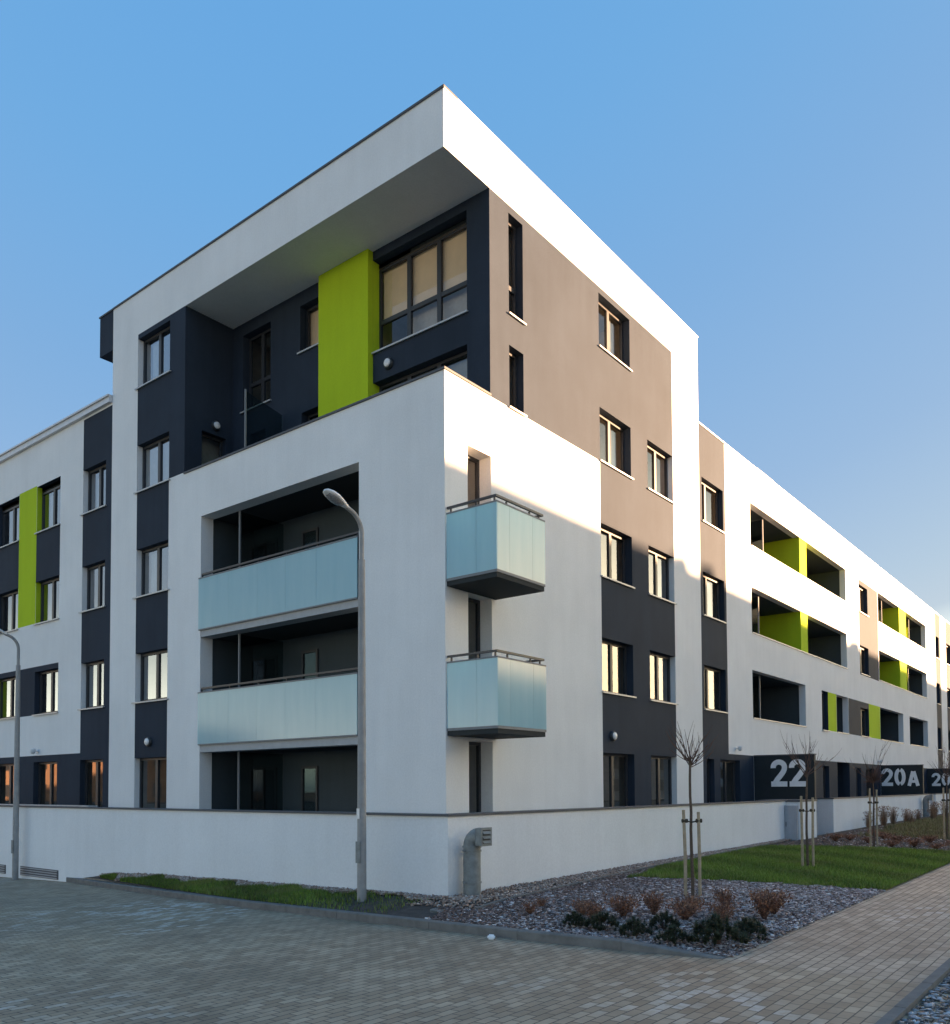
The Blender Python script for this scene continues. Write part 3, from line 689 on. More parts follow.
def blades(name, pts, h, pal, w=.006):
    n = len(pts); p = np.asarray(pts); a = rng.uniform(0, 2 * PI, n); hh = rng.uniform(*h, n); lean = rng.uniform(.1, .9, n) * hh
    d = np.stack([np.cos(a), np.sin(a)], 1); s = np.stack([-np.sin(a), np.cos(a)], 1) * w
    v = np.zeros((n, 3, 3)); v[:, 0, :2] = p[:, :2] - s; v[:, 1, :2] = p[:, :2] + s; v[:, :2, 2] = p[:, 2:3] - .005
    v[:, 2, :2] = p[:, :2] + d * lean[:, None]; v[:, 2, 2] = p[:, 2] + hh
    tn = pick(n, pal, .22)
    pf = np.sin(p[:, 0] * 2.1 + 1.3 * np.sin(p[:, 1] * 1.7)) * np.sin(p[:, 1] * 2.6 + p[:, 0] * .8) + .5 * np.sin(p[:, 0] * 6.1 + p[:, 1] * 4.3)
    dry = np.clip(pf * .5 - .1, 0, .55)[:, None]; tn = tn * (1 - dry) + np.array([[.21, .20, .055]]) * dry * rng.uniform(.6, 1.2, (n, 1))
    tn *= (1 + .22 * np.sin(p[:, 0] * 3.3 - p[:, 1] * 2.2))[:, None]
    o = np_mesh(name, v.reshape(-1, 3), np.arange(n * 3).reshape(-1, 3), 3, M['blade'], tone=np.repeat(tn, 3, 0)); o['kind'] = 'stuff'; return o
GP = [(.12, .20, .016), (.155, .235, .02), (.09, .16, .012), (.19, .22, .035)]
xs = list(np.linspace(1.2, 11.4, 50)); lawn = [(x, y) for x in xs for y in np.linspace(-6.95, -2.4, 24)]
m_ = MB()
for i in range(50):
    for j in range(30):
        x0, x1 = 1.3 + i * .2, 1.3 + i * .2 + .2; y0, y1 = -6.96 + j * .15, -6.96 + j * .15 + .15
        if in_lawn((x0 + x1) / 2, (y0 + y1) / 2): m_.quad([(x, y, zbed(x, y) + .012) for x, y in ((x0, y0), (x1, y0), (x1, y1), (x0, y1))])
lo = m_.build('lawn', M['lawnsoil'], fix=False); lo['kind'] = 'structure'
P = []
while len(P) < 90000:
    X, Y = random.uniform(1.2, 11.5), random.uniform(-6.96, -2.4)
    if in_lawn(X, Y): P.append((X, Y, zbed(X, Y) + .012))
blades('lawn_grass', P, (.03, .07), GP)
P = []
while len(P) < 26000:
    Y = random.uniform(-1.9, 8.9); a = kx(Y) + .14; b = FX - (.20 + .12 * math.sin(Y * 3) + .06 * math.sin(Y * 7.3))
    if b <= a + .01: continue
    dens = 1 if Y > .3 else max(.12, .9 + .55 * (Y - .3)) * (.6 + .4 * math.sin(X * 9) * math.sin(Y * 7))
    if random.random() > dens: continue
    X = random.uniform(a, b); P.append((X, Y, zbed(X, Y)))
blades('verge_grass', P, (.03, .08), GP + [(.075, .085, .03)])
P = []
while len(P) < 30000:
    X, Y = random.uniform(15.2, 34), random.uniform(-6.9, -2.9)
    if Y > -3.4 - .12 * math.sin(X * 2) and X < 20: continue
    P.append((X, Y, zbed(X, Y)))
blades('bank_grass', P, (.05, .16), [(.13, .14, .04), (.17, .15, .06), (.22, .16, .08)], .010)

# ================================================================== terrace fence
def fence(name, pts, label, z1=1.595, t=.24, base=-.35, zc=None):
    o = empty(name, (pts[0][0], pts[0][1], 0)); off = Vector((pts[0][0], pts[0][1], 0))
    w = MB(); c = MB()
    for (x0, y0), (x1, y1) in zip(pts, pts[1:]):
        if abs(x1 - x0) > abs(y1 - y0):
            s = 1; a, b = sorted((x0, x1)); w.box((a - off.x, y0 - off.y, base), (b - off.x, y0 + t - off.y, z1)); c.box((a - .03 - off.x, y0 - .035 - off.y, z1), (b + .02 - off.x, y0 + t + .03 - off.y, z1 + .035))
        else:
            a, b = sorted((y0, y1)); w.box((x0 - off.x, a + t - off.y, base), (x0 + t - off.x, b - off.y, z1 - .002)); c.box((x0 - .035 - off.x, a + t + .03 - off.y, z1), (x0 + t + .03 - off.x, b - off.y, z1 + .033))
    w.build('wall', M['fence'], o); c.build('coping', M['coping'], o, bevel=.004)
    return tag(o, label, 'fence wall')
fw = fence('fence_wall', [(FX, 34), (FX, FY), (13.05, FY)], 'long white rendered terrace wall with grey coping wrapping round the corner of the block')
def grille(y0, y1, z0, z1):
    g = MB(); g.box((-.012, y0 - FY, z0), (.01, y1 - FY, z1))
    fw_ = g.build('vent_grille', M['coping'], fw); fw_.location = (0, FY - 34, 0)
    s = MB()
    n = 4
    for i in range(n): z = z0 + (z1 - z0) * (i + .5) / n; s.box((-.03, y0 + .04 - FY, z - .012), (-.012, y1 - .04 - FY, z + .010))
    s.build('slat', M['cabinet'], fw_)
grille(10.3, 12.3, -.13, .10); grille(13.15, 15.4, -.15, .08)
pier = empty('fence_wall', (13.05, -2.36, 0)); w = MB(); w.box((0.004, 0, .1), (1.5, 1.2, 1.575)); w.build('wall', M['fence'], pier)
c = MB(); c.box((-.03, -.03, 1.575), (1.53, 1.23, 1.63)); c.build('coping', M['coping'], pier, bevel=.004)
tag(pier, 'short white wall pier with grey cabinet on its side by the entrance marked 22', 'fence wall')
f2 = fence('fence_wall', [(17.8, .0), (17.8, FY), (33.9, FY)], 'white rendered terrace wall between the entrance marked 22 and the one marked 20A')
f3 = fence('fence_wall', [(35.2, .0), (35.2, FY), (70, FY)], 'white terrace wall beyond the entrance marked 20A at the far right')
cab = empty('utility_cabinet', (13.05, -2.30, .25)); b = MB(); b.box((-.16, .0, 0), (0, .36, 1.22)); b.build('body', M['cabinet'], cab, bevel=.006)
d = MB(); d.box((-.172, .03, .08), (-.161, .33, 1.15)); do = d.build('door', M['cabinet'], cab); h = MB(); h.tube([(-.19, .30, .62), (-.19, .30, .74)], .01, 8); h.tube([(-.172, .30, .62), (-.19, .30, .62)], .008, 6); h.tube([(-.172, .30, .74), (-.19, .30, .74)], .008, 6); h.build('handle', M['rail'], do)
tag(cab, 'slim grey utility cabinet fixed to the end of the white wall by the 22 sign', 'cabinet')
# low terrace rail on the wing, just above the front coping
tp = empty('terrace_ledge', (-.75, 11.8, 0)); w = MB(); w.box((0, 0, .2), (.2, 20, 1.56)); w.build('wall', M['fence'], tp); c = MB(); c.box((-.03, -.03, 1.56), (.23, 20, 1.61)); c.build('coping', M['sill'], tp)
tag(tp, 'low white ledge with pale coping just behind the terrace wall at the far left', 'ledge')

# ================================================================== house number signs
def stroke(path, w):
    m = MB(); L = []; Rr = []
    for i, p in enumerate(path):
        p = Vector((*p, 0)); a = Vector((*path[max(i - 1, 0)], 0)); b = Vector((*path[min(i + 1, len(path) - 1)], 0)); t = (b - a).normalized(); n = Vector((-t.y, t.x, 0)) * w / 2
        L.append(p + n); Rr.append(p - n)
    return [[L[i], L[i + 1], Rr[i + 1], Rr[i]] for i in range(len(path) - 1)]
def glyph(ch):
    q = []
    if ch == '2':
        pa = [(.30 - .205 * math.cos(a), .70 + .19 * math.sin(a)) for a in np.linspace(-.15, PI, 14)]
        pa += [(.495, .62), (.455, .53), (.36, .40), (.25, .27), (.14, .10)]
        q += stroke(pa, .19); q += [[Vector((x, y, 0)) for x, y in ((.02, 0), (.60, 0), (.60, .19), (.02, .19))]]; return q, .66
    if ch == '0':
        for s in (0, PI): q += stroke([(.30 + .19 * math.sin(a + s), .5 + .40 * math.cos(a + s)) for a in np.linspace(.14, PI - .14, 18)], .19)
        return q, .66
    if ch == 'A':
        q += stroke([(.09, 0), (.29, .80)], .18); q += stroke([(.53, 0), (.33, .80)], .18); q += [[Vector((x, y, 0)) for x, y in ((.17, .17), (.45, .17), (.41, .32), (.21, .32))]]; return q, .66
def sign(x, w, z0, z1, text, gh, start, zb, label):
    o = empty('house_number_sign', (x, 0, 0))
    p = MB(); p.box((0, -w, z0), (.16, -.004, z1)); p.build('panel', M['sign'], o)
    c = MB(); c.box((-.02, -w - .02, z1), (.18, -.004, z1 + .035)); c.build('cap', M['coping'], o)
    y = start
    for ch in text:
        q, adv = glyph(ch); s = gh; m = MB()
        for quad_ in q:
            pts = [(-.012, y - v.x * s, zb + v.y * s) for v in quad_]; i = len(m.v); m.v += pts; m.f.append((i, i + 1, i + 2, i + 3))
        for i, quad_ in enumerate(m.f): pass
        # tiny steps in depth so overlapping strokes never share a plane
        for fi, f_ in enumerate(m.f):
            for vi in f_: a, b, c_ = m.v[vi]; m.v[vi] = (a - .0007 * fi, b, c_)
        m.build('numeral' if ch != 'A' else 'letter', M['letter'], o, fix=False); y -= adv * s
    return tag(o, label, 'sign', 'house number signs along the block')
sign(15.79, 1.95, .4, 3.03, '22', .90, -.56, 2.02, 'dark sign wall with large pale number 22')
sign(32.77, 1.86, .4, 3.00, '20A', .87, -.03, 2.02, 'dark sign wall with large pale number 20A')
sign(43.80, 1.90, .4, 3.00, '20', .78, -.24, 2.0, 'dark sign wall with pale number 20 cut off by the right edge')

# ================================================================== street lamps
lamp = empty('street_lamp', (-2.85, -.71, .26))
m_ = MB(); m_.tube([(0, 0, -.2), (0, 0, 1.3), (0, 0, 5.35)], [.074, .070, .052], 14); pl = m_.build('pole', M['lampsteel'], lamp, smooth=True)
m_ = MB(); m_.box((-.09, -.045, .62), (-.07, .045, .95)); m_.build('hatch', M['steel'], pl)
m_ = MB(); m_.box((-.082, -.03, 1.30), (-.076, .03, 1.46)); m_.build('sticker', M['lens'], pl)
m_ = MB(); cv = [(0, 0, 5.30), (0, 0, 5.75)] + [(-.34 + .34 * math.cos(a), 0, 5.75 + .34 * math.sin(a)) for a in np.linspace(.12, 1.257, 9)] + [(-.33, 0, 6.104)]
m_.tube(cv, [.036] * len(cv), 12); ar = m_.build('arm', M['lampsteel'], lamp, smooth=True)
hx = lambda l, h, y: (-.30 - .951 * l + .309 * h, y, 6.094 + .309 * l + .951 * h)
hd = MB(); prof = [(0, .036, .036), (.05, .05, .05), (.15, .085, .062), (.27, .115, .072), (.38, .11, .066), (.46, .075, .045), (.49, .03, .02)]
n = 16
for (x, ry, rz) in prof:
    for j in range(n):
        a = 2 * PI * j / n; hd.v.append(hx(x, math.sin(a) * rz * (1.0 if math.sin(a) > 0 else .5), math.cos(a) * ry))
for k_ in range(len(prof) - 1):
    for j in range(n): hd.f.append((k_ * n + j, k_ * n + (j + 1) % n, (k_ + 1) * n + (j + 1) % n, (k_ + 1) * n + j))
hd.f += [tuple(range(n)), tuple((len(prof) - 1) * n + j for j in range(n))]
ho = hd.build('lamp_head', M['lens'], lamp, smooth=True)
gl = MB(); prof = [(.11, .05, .02), (.17, .078, .05), (.27, .095, .062), (.37, .085, .055), (.43, .05, .03)]
for (x, ry, dz) in prof:
    for j in range(9):
        a = PI * j / 8; gl.v.append(hx(x, -.012 - math.sin(a) * dz, math.cos(a) * ry))
for k_ in range(len(prof) - 1):
    for j in range(8): gl.f.append((k_ * 9 + j, k_ * 9 + j + 1, (k_ + 1) * 9 + j + 1, (k_ + 1) * 9 + j))
gm = simple('lamp_glass', (.22, .22, .23), .12, 0, .5, 30); gl.build('lamp_glass', gm, ho, smooth=True)
tag(lamp, 'tall grey curved street lamp on the verge in front of the glass balconies', 'street lamp', 'street lamps along the kerb')
l2 = copy_tree(lamp); l2.location = (-2.48, 12.05, -.17); l2['label'] = 'grey street lamp at the left edge beside the wall vents'
# ================================================================== vent pipes, manhole
def vent(loc, label):
    o = empty('vent_pipe', loc); m = MB(); r = .135
    m.tube([(0, 0, -.1), (0, 0, .02), (0, 0, .76)], r, 20); b = m.build('duct', M['steel'], o, smooth=True)
    e = MB(); e.tube([(0, -.14 + .14 * math.cos(a), .76 + .16 * math.sin(a)) for a in np.linspace(0, PI / 2, 7)] + [(0, -.17, .92)], r * .99, 20); e.build('elbow', M['steel'], o, smooth=True)
    h = MB(); h.box((-.12, -.27, .79), (.12, -.16, 1.05)); h.box((-.132, -.285, .78), (-.095, -.271, 1.06)); h.box((.095, -.285, .78), (.132, -.271, 1.06)); h.box((-.095, -.285, 1.025), (.095, -.271, 1.06)); h.box((-.095, -.285, .78), (.095, -.271, .815)); g = h.build('outlet', M['steel'], o)
    d = MB(); d.box((-.095, -.2725, .815), (.095, -.2705, 1.025)); d.build('opening', M['plastic'], g)
    for i in range(3):
        s = MB(); z = .825 + i * .07
        for q in (0, .005): s.v += [(-.094, -.274 - q, z + .04), (.094, -.274 - q, z + .04), (.094, -.305 - q, z), (-.094, -.305 - q, z)]
        s.f += [(0, 1, 2, 3), (4, 5, 6, 7)]; s.build('slat', M['steel'], g, fix=False)
    for z in (.22, .70, .76):
        c = MB(); c.tube([(0, 0, z - .012), (0, 0, z + .012)], r + .012, 20)
        if z < .75: c.box((-r - .07, -.01, z - .012), (r + .07, .02, z + .012))
        c.build('clamp', M['steel'], o)
    return tag(o, label, 'vent pipe', 'galvanised vent pipes against the terrace walls')
v1 = vent((-1.92, -2.15, .37), 'galvanised vent pipe with louvred outlet against the white wall at the near corner')
v2 = vent((31.9, -2.12, .55), 'small distant vent pipe against the white wall left of the number 20 sign')
mh = empty('manhole', (-3.0, -2.56, .285)); mh.scale = (.72, .72, .72); m_ = MB(); m_.lathe((0, 0, 0), [(.34, -.1), (.34, .03), (.32, .045)], 28); m_.build('ring', M['concrete'], mh)
m_ = MB(); m_.lathe((0, 0, .045), [(.33, 0), (.33, .02), (.30, .032), (.05, .036)], 28); m_.build('lid', simple('iron_lid', (.10, .12, .125), .4, .5), mh); tag(mh, 'round dark manhole cover in the gravel at the wall corner', 'manhole')
lit = MB(); lit.box((-.06, -.045, 0), (.06, .045, .05)); lo = lit.build('white_stone', M['letter'], bevel=.015); lo.location = (-4.0, -4.1, zp(-4.1) + .001); lo.rotation_euler = (.05, .02, .6); tag(lo, 'small white stone lying on the paving at the kerb', 'stone')

# ================================================================== young trees with stakes
def young_tree(seed, h0, h1, nb, ball=False):
    r = random.Random(seed); t = MB(); pts = [(0, 0, -.1)]
    x = y = 0
    for i in range(1, 9): x += r.uniform(-.012, .012); y += r.uniform(-.012, .012); pts.append((x, y, h0 * i / 8))
    t.tube(pts, [.026 - .009 * i / 8 for i in range(9)], 8); t.tube([pts[-1], (x, y, h0 + .06)], [.03, .02], 8)
    c = MB(); top = Vector((x, y, h0))
    def br(p, d, L, rad, dep):
        n = 5; q = [p]; dd = d.copy()
        for i in range(n): dd = (dd + Vector((r.uniform(-.12, .12), r.uniform(-.12, .12), .09))).normalized(); q.append(q[-1] + dd * L / n)
        c.tube(q, [rad * (1 - .75 * i / n) for i in range(n + 1)], 5, cap=False)
        if dep > 0:
            for k_ in range(r.choice((2, 3, 3, 4))):
                i = r.randint(1, n - 1); a = r.uniform(0, 2 * PI); nd = (dd + Vector((math.cos(a), math.sin(a), .2)) * r.uniform(.35, .7)).normalized()
                br(q[i], nd, L * r.uniform(.4, .7), rad * .55, dep - 1)
    for i in range(nb):
        a = 2 * PI * i / nb + r.uniform(-.4, .4); el = r.uniform(.25, 1.25)
        br(top + Vector((0, 0, r.uniform(-.08, .06))), Vector((math.cos(a) * math.cos(el), math.sin(a) * math.cos(el), math.sin(el))), (h1 - h0) * r.uniform(.6, 1.0) * (.6 + .4 * math.sin(el)), .0085, 1)
    if ball:
        for i in range(60):
            a = r.uniform(0, 2 * PI); el = r.uniform(-.9, 1.3); br(top, Vector((math.cos(a) * math.cos(el), math.sin(a) * math.cos(el), math.sin(el))), r.uniform(.15, .28), .006, 1)
    return t, c
TREES = [((-.215, -4.965), 1.98, 2.78, 16, False, 'bare young tree at the front of the bed, between the shrubs and the wall'),
         ((4.92, -5.05), 1.78, 2.75, 12, False, 'bare young tree standing in the middle of the green lawn'),
         ((11.2, -4.76), 1.70, 2.75, 12, True, 'bare young tree with a dense twiggy knot, just behind the lawn'),
         ((15.4, -5.72), 1.70, 2.75, 12, False, 'staked bare young tree cut off by the right edge of the picture')]
for i, ((X, Y), h0, h1, nb, ball, lab) in enumerate(TREES):
    z = zbed(X, Y); o = empty('young_tree', (X, Y, z)); t, c = young_tree(20 + i, h0, h1, nb, ball)
    t.build('trunk', M['bark'], o, smooth=True); c.build('crown', M['twig'], o, fix=False); tag(o, lab, 'tree', 'young staked trees in the planting beds')
    for s in (-1, 1):
        sp_ = .105 if i < 2 else .085; dx, dy = (.622 * sp_ * s, -.783 * sp_ * s)
        m = MB(); hgt = (1.22, 1.34, 1.42, 1.42)[i] + .03 * ((i * 3 + s) % 3); m.tube([(0, 0, -.2), (random.uniform(-.01, .01), 0, .6), (random.uniform(-.015, .015), random.uniform(-.015, .015), hgt)], [.024, .025, .023], 9)
        st = m.build('tree_stake', M['wood'], smooth=True); st.location = (X + dx, Y + dy, z)
        side = 'left' if s < 0 else 'right'
        tag(st, f'{side} wooden stake of the pair at the ' + ['front young tree', 'young tree on the lawn', 'young tree just behind the lawn', 'young tree at the right edge'][i], 'stake', 'wooden stakes beside the young trees')
    m = MB()
    a, b = Vector((-.622 * sp_, .783 * sp_, 1.12)), Vector((.622 * sp_, -.783 * sp_, 1.12))
    m.tube([a, Vector((0, 0, 1.10)), b], .012, 6); m.tube([a + Vector((-.03, .03, 0)), a + Vector((.03, -.03, 0))], .03, 8); m.tube([b + Vector((-.03, .03, 0)), b + Vector((.03, -.03, 0))], .03, 8)
    ti = m.build('tree_tie', M['rope'], o)

# ================================================================== shrubs
def needle_mesh(seed, R, H, n, pal):
    r = np.random.default_rng(seed); nt_ = 95; V = []; F = []; T = []
    for k_ in range(nt_):
        a = r.uniform(0, 2 * PI); rr = R * math.sqrt(r.random()); hh = H * (1 - (rr / R) ** 2 * .7) * r.uniform(.55, 1.05)
        c = np.array([rr * math.cos(a), rr * math.sin(a), hh])
        for j in range(n):
            d = r.normal(0, 1, 3); d[2] = abs(d[2]) * .8 + .1; d += np.array([math.cos(a), math.sin(a), 0]) * .5; d /= np.linalg.norm(d); L = r.uniform(.05, .11)
            s = np.cross(d, [0, 0, 1.]); s = s / (np.linalg.norm(s) + 1e-6) * .0045; i = len(V); b = c - d * .02
            V += [b - s, b + s, b + d * L]; F.append((i, i + 1, i + 2)); tcol = np.array(pal[r.integers(len(pal))]) * r.uniform(.7, 1.3); T += [tcol] * 3
    return np.array(V), np.array(F), np.array(T)
def stem_mb(seed, R, H, n):
    r = random.Random(seed); m = MB()
    for i in range(n):
        a = r.uniform(0, 2 * PI); q = R * r.uniform(.3, .9); m.tube([(0, 0, -.05), (q * .4 * math.cos(a), q * .4 * math.sin(a), H * .5), (q * math.cos(a), q * math.sin(a), H * r.uniform(.7, 1.05))], [.007, .005, .002], 5, cap=False)
    return m
def leaf_mesh(seed, R, H, n, pal, size=(.010, .026)):
    r = np.random.default_rng(seed); V = []; F = []; T = []
    for k_ in range(n):
        a = r.uniform(0, 2 * PI); t = r.random() ** .6; q = R * t * r.uniform(.3, 1); c = np.array([q * math.cos(a), q * math.sin(a), H * t * r.uniform(.6, 1.1) + .02])
        d = r.normal(0, 1, 3); d /= np.linalg.norm(d); s = np.cross(d, r.normal(0, 1, 3)); s /= np.linalg.norm(s); L = r.uniform(*size); i = len(V)
        V += [c - d * L, c + s * L * .5, c + d * L, c - s * L * .5]; F.append((i, i + 1, i + 2, i + 3)); tc = np.array(pal[r.integers(len(pal))]) * r.uniform(.7, 1.3); T += [tc] * 4
    return np.array(V), np.array(F), np.array(T)
def pine_proto(seed, R, H):
    o = empty('dwarf_pine'); v, f, t = needle_mesh(seed, R, H, 60, [(.030, .045, .022), (.04, .058, .028), (.022, .033, .018), (.055, .065, .03)])
    np_mesh('foliage', v, f, 3, M['leaf'], o, t); stem_mb(seed, R * .8, H * .8, 12).build('stem', M['twig'], o, fix=False); return o
def russet_proto(seed, R, H):
    o = empty('russet_shrub'); v, f, t = leaf_mesh(seed, R, H, 900, [(.26, .10, .05), (.20, .085, .045), (.30, .14, .07), (.15, .075, .05), (.22, .12, .08)])
    np_mesh('foliage', v, f, 4, M['leaf'], o, t); stem_mb(seed, R * .9, H * 1.1, 26).build('stem', M['twig'], o, fix=False); return o
def grass_proto(seed, R, H):
    o = empty('dry_grass_clump'); r = np.random.default_rng(seed); V = []; F = []; T = []
    for k_ in range(240):
        a = r.uniform(0, 2 * PI); q = R * r.random(); h = H * r.uniform(.5, 1.1); b = np.array([.3 * q * math.cos(a), .3 * q * math.sin(a), 0]); e = np.array([q * math.cos(a), q * math.sin(a), h]); s = np.array([-math.sin(a), math.cos(a), 0]) * .008; i = len(V)
        V += [b - s, b + s, e]; F.append((i, i + 1, i + 2)); tc = np.array([(.24, .15, .09), (.30, .20, .13), (.18, .10, .06)][r.integers(3)]) * r.uniform(.7, 1.2); T += [tc] * 3
        for j in range(2):
            w = e + r.normal(0, .018, 3); i = len(V); V += [w, w + r.normal(0, .025, 3), w + r.normal(0, .025, 3)]; F.append((i, i + 1, i + 2)); T += [tc * 1.1] * 3
    np_mesh('foliage', np.array(V), np.array(F), 3, M['leaf'], o, np.array(T)); return o
CAMP = (-12.136, -10.313, 2.03)
# placements on the ground (X, Y, scale)
pines = [(-3.30, -4.83, .62), (-3.38, -5.26, .8), (-3.48, -5.74, .72), (-3.55, -6.22, .72), (-2.9, -5.80, .72), (-3.28, -6.62, 1.2), (-2.72, -6.74, .8), (-2.3, -6.62, .62)]
pp = [pine_proto(31, .24, .27), pine_proto(32, .26, .24)]
lab_p = ['small dark green dwarf pine leftmost of the evergreens along the kerb', 'dark green dwarf pine second from the left along the kerb', 'dark green dwarf pine third from the left along the kerb', 'low dwarf pine right against the kerb, left of the biggest pine', 'dwarf pine set back from the kerb, in front of the russet shrubs', 'biggest and darkest dwarf pine at the tip of the bed', 'dwarf pine just right of the biggest pine, near the paved path', 'rightmost dwarf pine, small, beside the edge of the paved path']
for i, (X, Y, s) in enumerate(pines):
    o = pp[i] if i < 2 else copy_tree(pp[i % 2]); o.location = (X, Y, zbed(X, Y) - .01); o.scale = (s, s, s * 1.05); o.rotation_euler = (0, 0, i * 1.9)
    tag(o, lab_p[i], 'shrub', 'dark evergreen dwarf pines in the bed')
rus = [(-2.9, -4.85, .75), (-2.5, -5.05, .95), (-2.15, -5.3, .75), (-2.2, -5.75, 1.0), (-1.75, -5.65, .7), (-1.75, -6.05, .9), (-1.4, -6.45, 1.05), (-.98, -6.42, .95), (-2.05, -6.2, .6), (-2.9, -3.9, .5), (-2.4, -3.75, .45), (-2.65, -4.55, .7), (-1.2, -5.85, .75)]
lab_r = ['russet shrub leftmost in the front clump of the bed', 'orange brown leafy shrub directly left of the stakes of the front tree', 'small russet shrub in front of the young tree with stakes', 'large russet shrub just below the stakes of the front tree', 'low russet shrub right of the front tree stakes', 'russet shrub between the middle clump and the rightmost pair', 'left one of the pair of tall russet shrubs nearest the paved path', 'right one of the pair of tall russet shrubs nearest the paved path', 'low russet shrub behind the biggest dwarf pine', 'thin small russet shrub in frosty mulch behind the leftmost pine', 'thin small russet shrub near the pebble edging below the wall', 'russet shrub set back between the leftmost russet shrub and the front tree', 'russet shrub set back behind the pair of tall russet shrubs']
rp = [russet_proto(41, .24, .34), russet_proto(42, .28, .28)]
for i, (X, Y, s) in enumerate(rus):
    o = rp[i] if i < 2 else copy_tree(rp[i % 2]); o.location = (X, Y, zbed(X, Y) - .01); o.scale = (s, s, s * (.85 + .3 * ((i * 7) % 5) / 4)); o.rotation_euler = (0, 0, i * 2.3)
    tag(o, lab_r[i], 'shrub', 'russet leaved shrubs in the bed')
far = [(12.65, -3.41, 1.0), (13.33, -3.62, .9), (12.3, -4.35, .8), (11.6, -5.08, .9), (11.9, -5.55, 1.0), (11.6, -6.1, .9), (12.2, -6.4, 1.0), (13.1, -4.9, 1.1), (13.6, -5.6, 1.0), (14.3, -4.3, 1.0), (14.5, -6.2, 1.1), (15.2, -3.9, .9), (16.0, -3.6, .8)]
for i, (X, Y, s) in enumerate(far):
    o = copy_tree(rp[i % 2]); o.location = (X, Y, zbed(X, Y) - .01); o.scale = (s * 1.2, s * 1.2, s * .62); o.rotation_euler = (0, 0, i * 1.3)
    o['label'] = 'low brown shrub in the far bed between the lawn and the white wall'; o['group'] = 'low brown shrubs in the far bed'
gp = grass_proto(51, .32, .75)
gl_ = [(20.6, -2.35, .7), (22.4, -2.45, .9), (23.7, -2.5, .8), (24.0, -2.9, .7), (23.4, -3.2, .6), (26.2, -2.9, .6), (27.5, -3.2, .8), (28.8, -3.0, .9), (30.1, -3.2, .9), (31.5, -3.4, .8)]
for i, (X, Y, s) in enumerate(gl_):
    o = gp if i == 0 else copy_tree(gp); o.location = (X, Y, zbed(X, Y) - .01); o.scale = (s, s, s); o.rotation_euler = (0, 0, i * 1.7)
    tag(o, 'tall dry reddish grass clump beside the distant white wall', 'grass clump', 'dry grass clumps by the distant wall')

# ================================================================== neighbouring blocks (off to the side; they shade and are mirrored)
nb_ = empty('neighbour_block', (12, -59, 0)); w = MB(); w.box((0, 0, -.3), (170, 14, 14.0)); w.build('wall', M['tan'], nb_)
w = MB(); w.box((-.15, -.15, 14.0), (170.15, 14.0, 14.2)); w.build('roof', M['rooftop'], nb_)
for i in range(14):
    for j in range(4):
        u = 4 + i * 6.5; z = 1.5 + j * 3.0
        a = MB(); a.box((u, 13.99, z), (u + 2, 14.05, z + 1.6)); ao = a.build('window', M['frame'], nb_)
        p = MB(); p.box((u + .1, 14.05, z + .1), (u + 1.9, 14.055, z + 1.5)); p.build('pane', M['plastic'], ao)
for u, w_, h_ in ((48.95, .25, .40), (50.9, .14, .45), (67, .6, .35)):
    c = MB(); c.box((u, 12.6, 14.2), (u + w_, 13.4, 14.2 + h_)); c.build('chimney', M['brick'], nb_)
tag(nb_, 'long tan apartment block across the path, mirrored in the ground floor windows', 'building')
ob = empty('brick_building', (-46, 66, -.4)); w = MB(); w.box((0, 0, -.3), (10, 75, 8.6)); w.build('wall', M['brick'], ob)
w = MB(); w.box((-.2, -.2, 8.6), (10.2, 75.2, 8.8)); w.build('roof', M['rooftop'], ob)
for i in range(14):
    for j in range(2):
        u = 3 + i * 5; z = 1.6 + j * 3.3
        a = MB(); a.box((9.98, u, z), (10.04, u + 1.6, z + 1.5)); a.build('window', M['frame'], ob)
tag(ob, 'low orange brick building across the street, mirrored in the left ground floor windows', 'building')

# ================================================================== camera
yaw, F, CX, CY0, pitch, roll = 0.90215, 852.40, 476.20, 787.81, 0.03576, 0.00492
r0 = Vector((math.cos(yaw), -math.sin(yaw), 0)); f0 = Vector((math.sin(yaw), math.cos(yaw), 0)); zz = Vector((0, 0, 1))
fwd = f0 * math.cos(pitch) + zz * math.sin(pitch); u0 = -f0 * math.sin(pitch) + zz * math.cos(pitch)
rt = r0 * math.cos(roll) - u0 * math.sin(roll); up = r0 * math.sin(roll) + u0 * math.cos(roll)
cd = bpy.data.cameras.new('camera'); co = bpy.data.objects.new('camera', cd); COL.objects.link(co)
mw = Matrix((rt, up, -fwd)).transposed().to_4x4(); mw.translation = Vector(CAMP); co.matrix_world = mw
cd.sensor_fit = 'HORIZONTAL'; cd.sensor_width = 36; cd.lens = F / 950 * 36
cd.shift_x = (475 - CX) / 950; cd.shift_y = ((CY0 - F * math.tan(pitch)) - 512) / 950
cd.clip_start = .1; cd.clip_end = 2000; S.camera = co

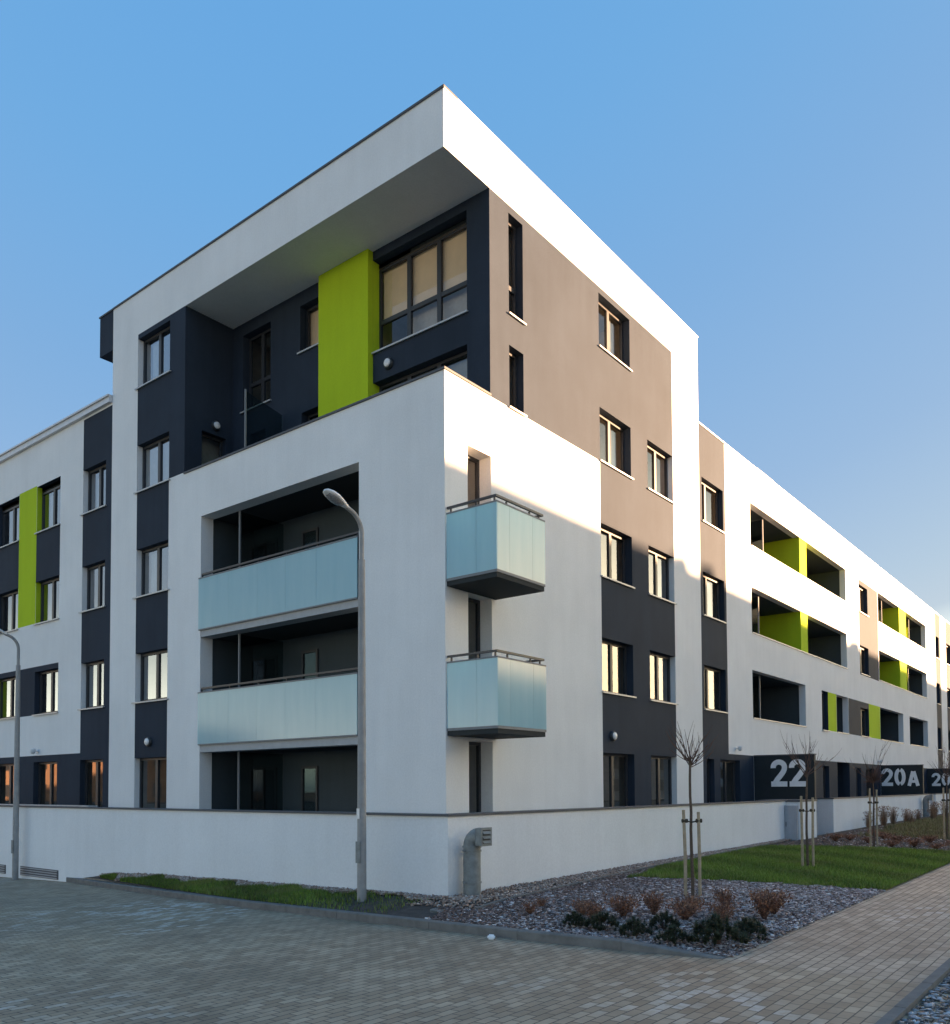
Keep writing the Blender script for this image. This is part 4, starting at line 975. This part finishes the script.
# ================================================================== light
EL = math.radians(5.0); sv = Vector((.74, -.67, 0)).normalized()
tosun = Vector((sv.x * math.cos(EL), sv.y * math.cos(EL), math.sin(EL)))
sl = bpy.data.lights.new('sun', 'SUN'); sl.energy = 5.0; sl.angle = math.radians(.4); sl.color = (1.0, .60, .33)
so = bpy.data.objects.new('sun', sl); COL.objects.link(so); so.rotation_euler = tosun.to_track_quat('Z', 'Y').to_euler(); so.location = (0, 0, 40)
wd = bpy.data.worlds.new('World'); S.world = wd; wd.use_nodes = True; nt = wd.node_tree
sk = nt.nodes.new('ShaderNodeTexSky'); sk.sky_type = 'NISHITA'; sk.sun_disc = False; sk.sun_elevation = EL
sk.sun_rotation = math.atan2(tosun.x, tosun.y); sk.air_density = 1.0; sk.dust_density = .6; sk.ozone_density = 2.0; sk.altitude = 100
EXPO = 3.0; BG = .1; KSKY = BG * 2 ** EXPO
# clear winter sky: physical sky regraded deeper blue; unseen glow added to light shaded walls
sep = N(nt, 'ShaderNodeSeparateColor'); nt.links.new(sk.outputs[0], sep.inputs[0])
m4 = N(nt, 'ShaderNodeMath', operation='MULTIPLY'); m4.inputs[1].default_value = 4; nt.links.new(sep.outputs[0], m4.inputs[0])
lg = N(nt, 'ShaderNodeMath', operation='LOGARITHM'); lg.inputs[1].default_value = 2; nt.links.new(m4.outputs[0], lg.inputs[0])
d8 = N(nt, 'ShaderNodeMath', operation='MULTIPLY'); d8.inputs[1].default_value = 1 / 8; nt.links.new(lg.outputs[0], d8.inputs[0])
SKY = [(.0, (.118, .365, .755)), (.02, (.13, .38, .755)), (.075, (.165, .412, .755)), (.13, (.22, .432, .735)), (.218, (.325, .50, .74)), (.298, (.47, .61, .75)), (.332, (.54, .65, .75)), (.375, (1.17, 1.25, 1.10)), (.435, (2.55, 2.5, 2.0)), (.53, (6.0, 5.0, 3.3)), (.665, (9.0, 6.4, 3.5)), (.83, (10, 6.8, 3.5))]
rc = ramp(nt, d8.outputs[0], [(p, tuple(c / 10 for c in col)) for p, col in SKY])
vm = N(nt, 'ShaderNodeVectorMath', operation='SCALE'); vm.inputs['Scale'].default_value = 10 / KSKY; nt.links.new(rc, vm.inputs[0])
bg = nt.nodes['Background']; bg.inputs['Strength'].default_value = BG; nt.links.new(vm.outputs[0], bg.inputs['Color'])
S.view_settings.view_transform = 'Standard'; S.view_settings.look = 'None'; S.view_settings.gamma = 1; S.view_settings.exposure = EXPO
S.render.engine = 'CYCLES'; S.render.resolution_x = 950; S.render.resolution_y = 1024
S.cycles.max_bounces = 8; S.cycles.transparent_max_bounces = 16; S.cycles.use_denoising = True
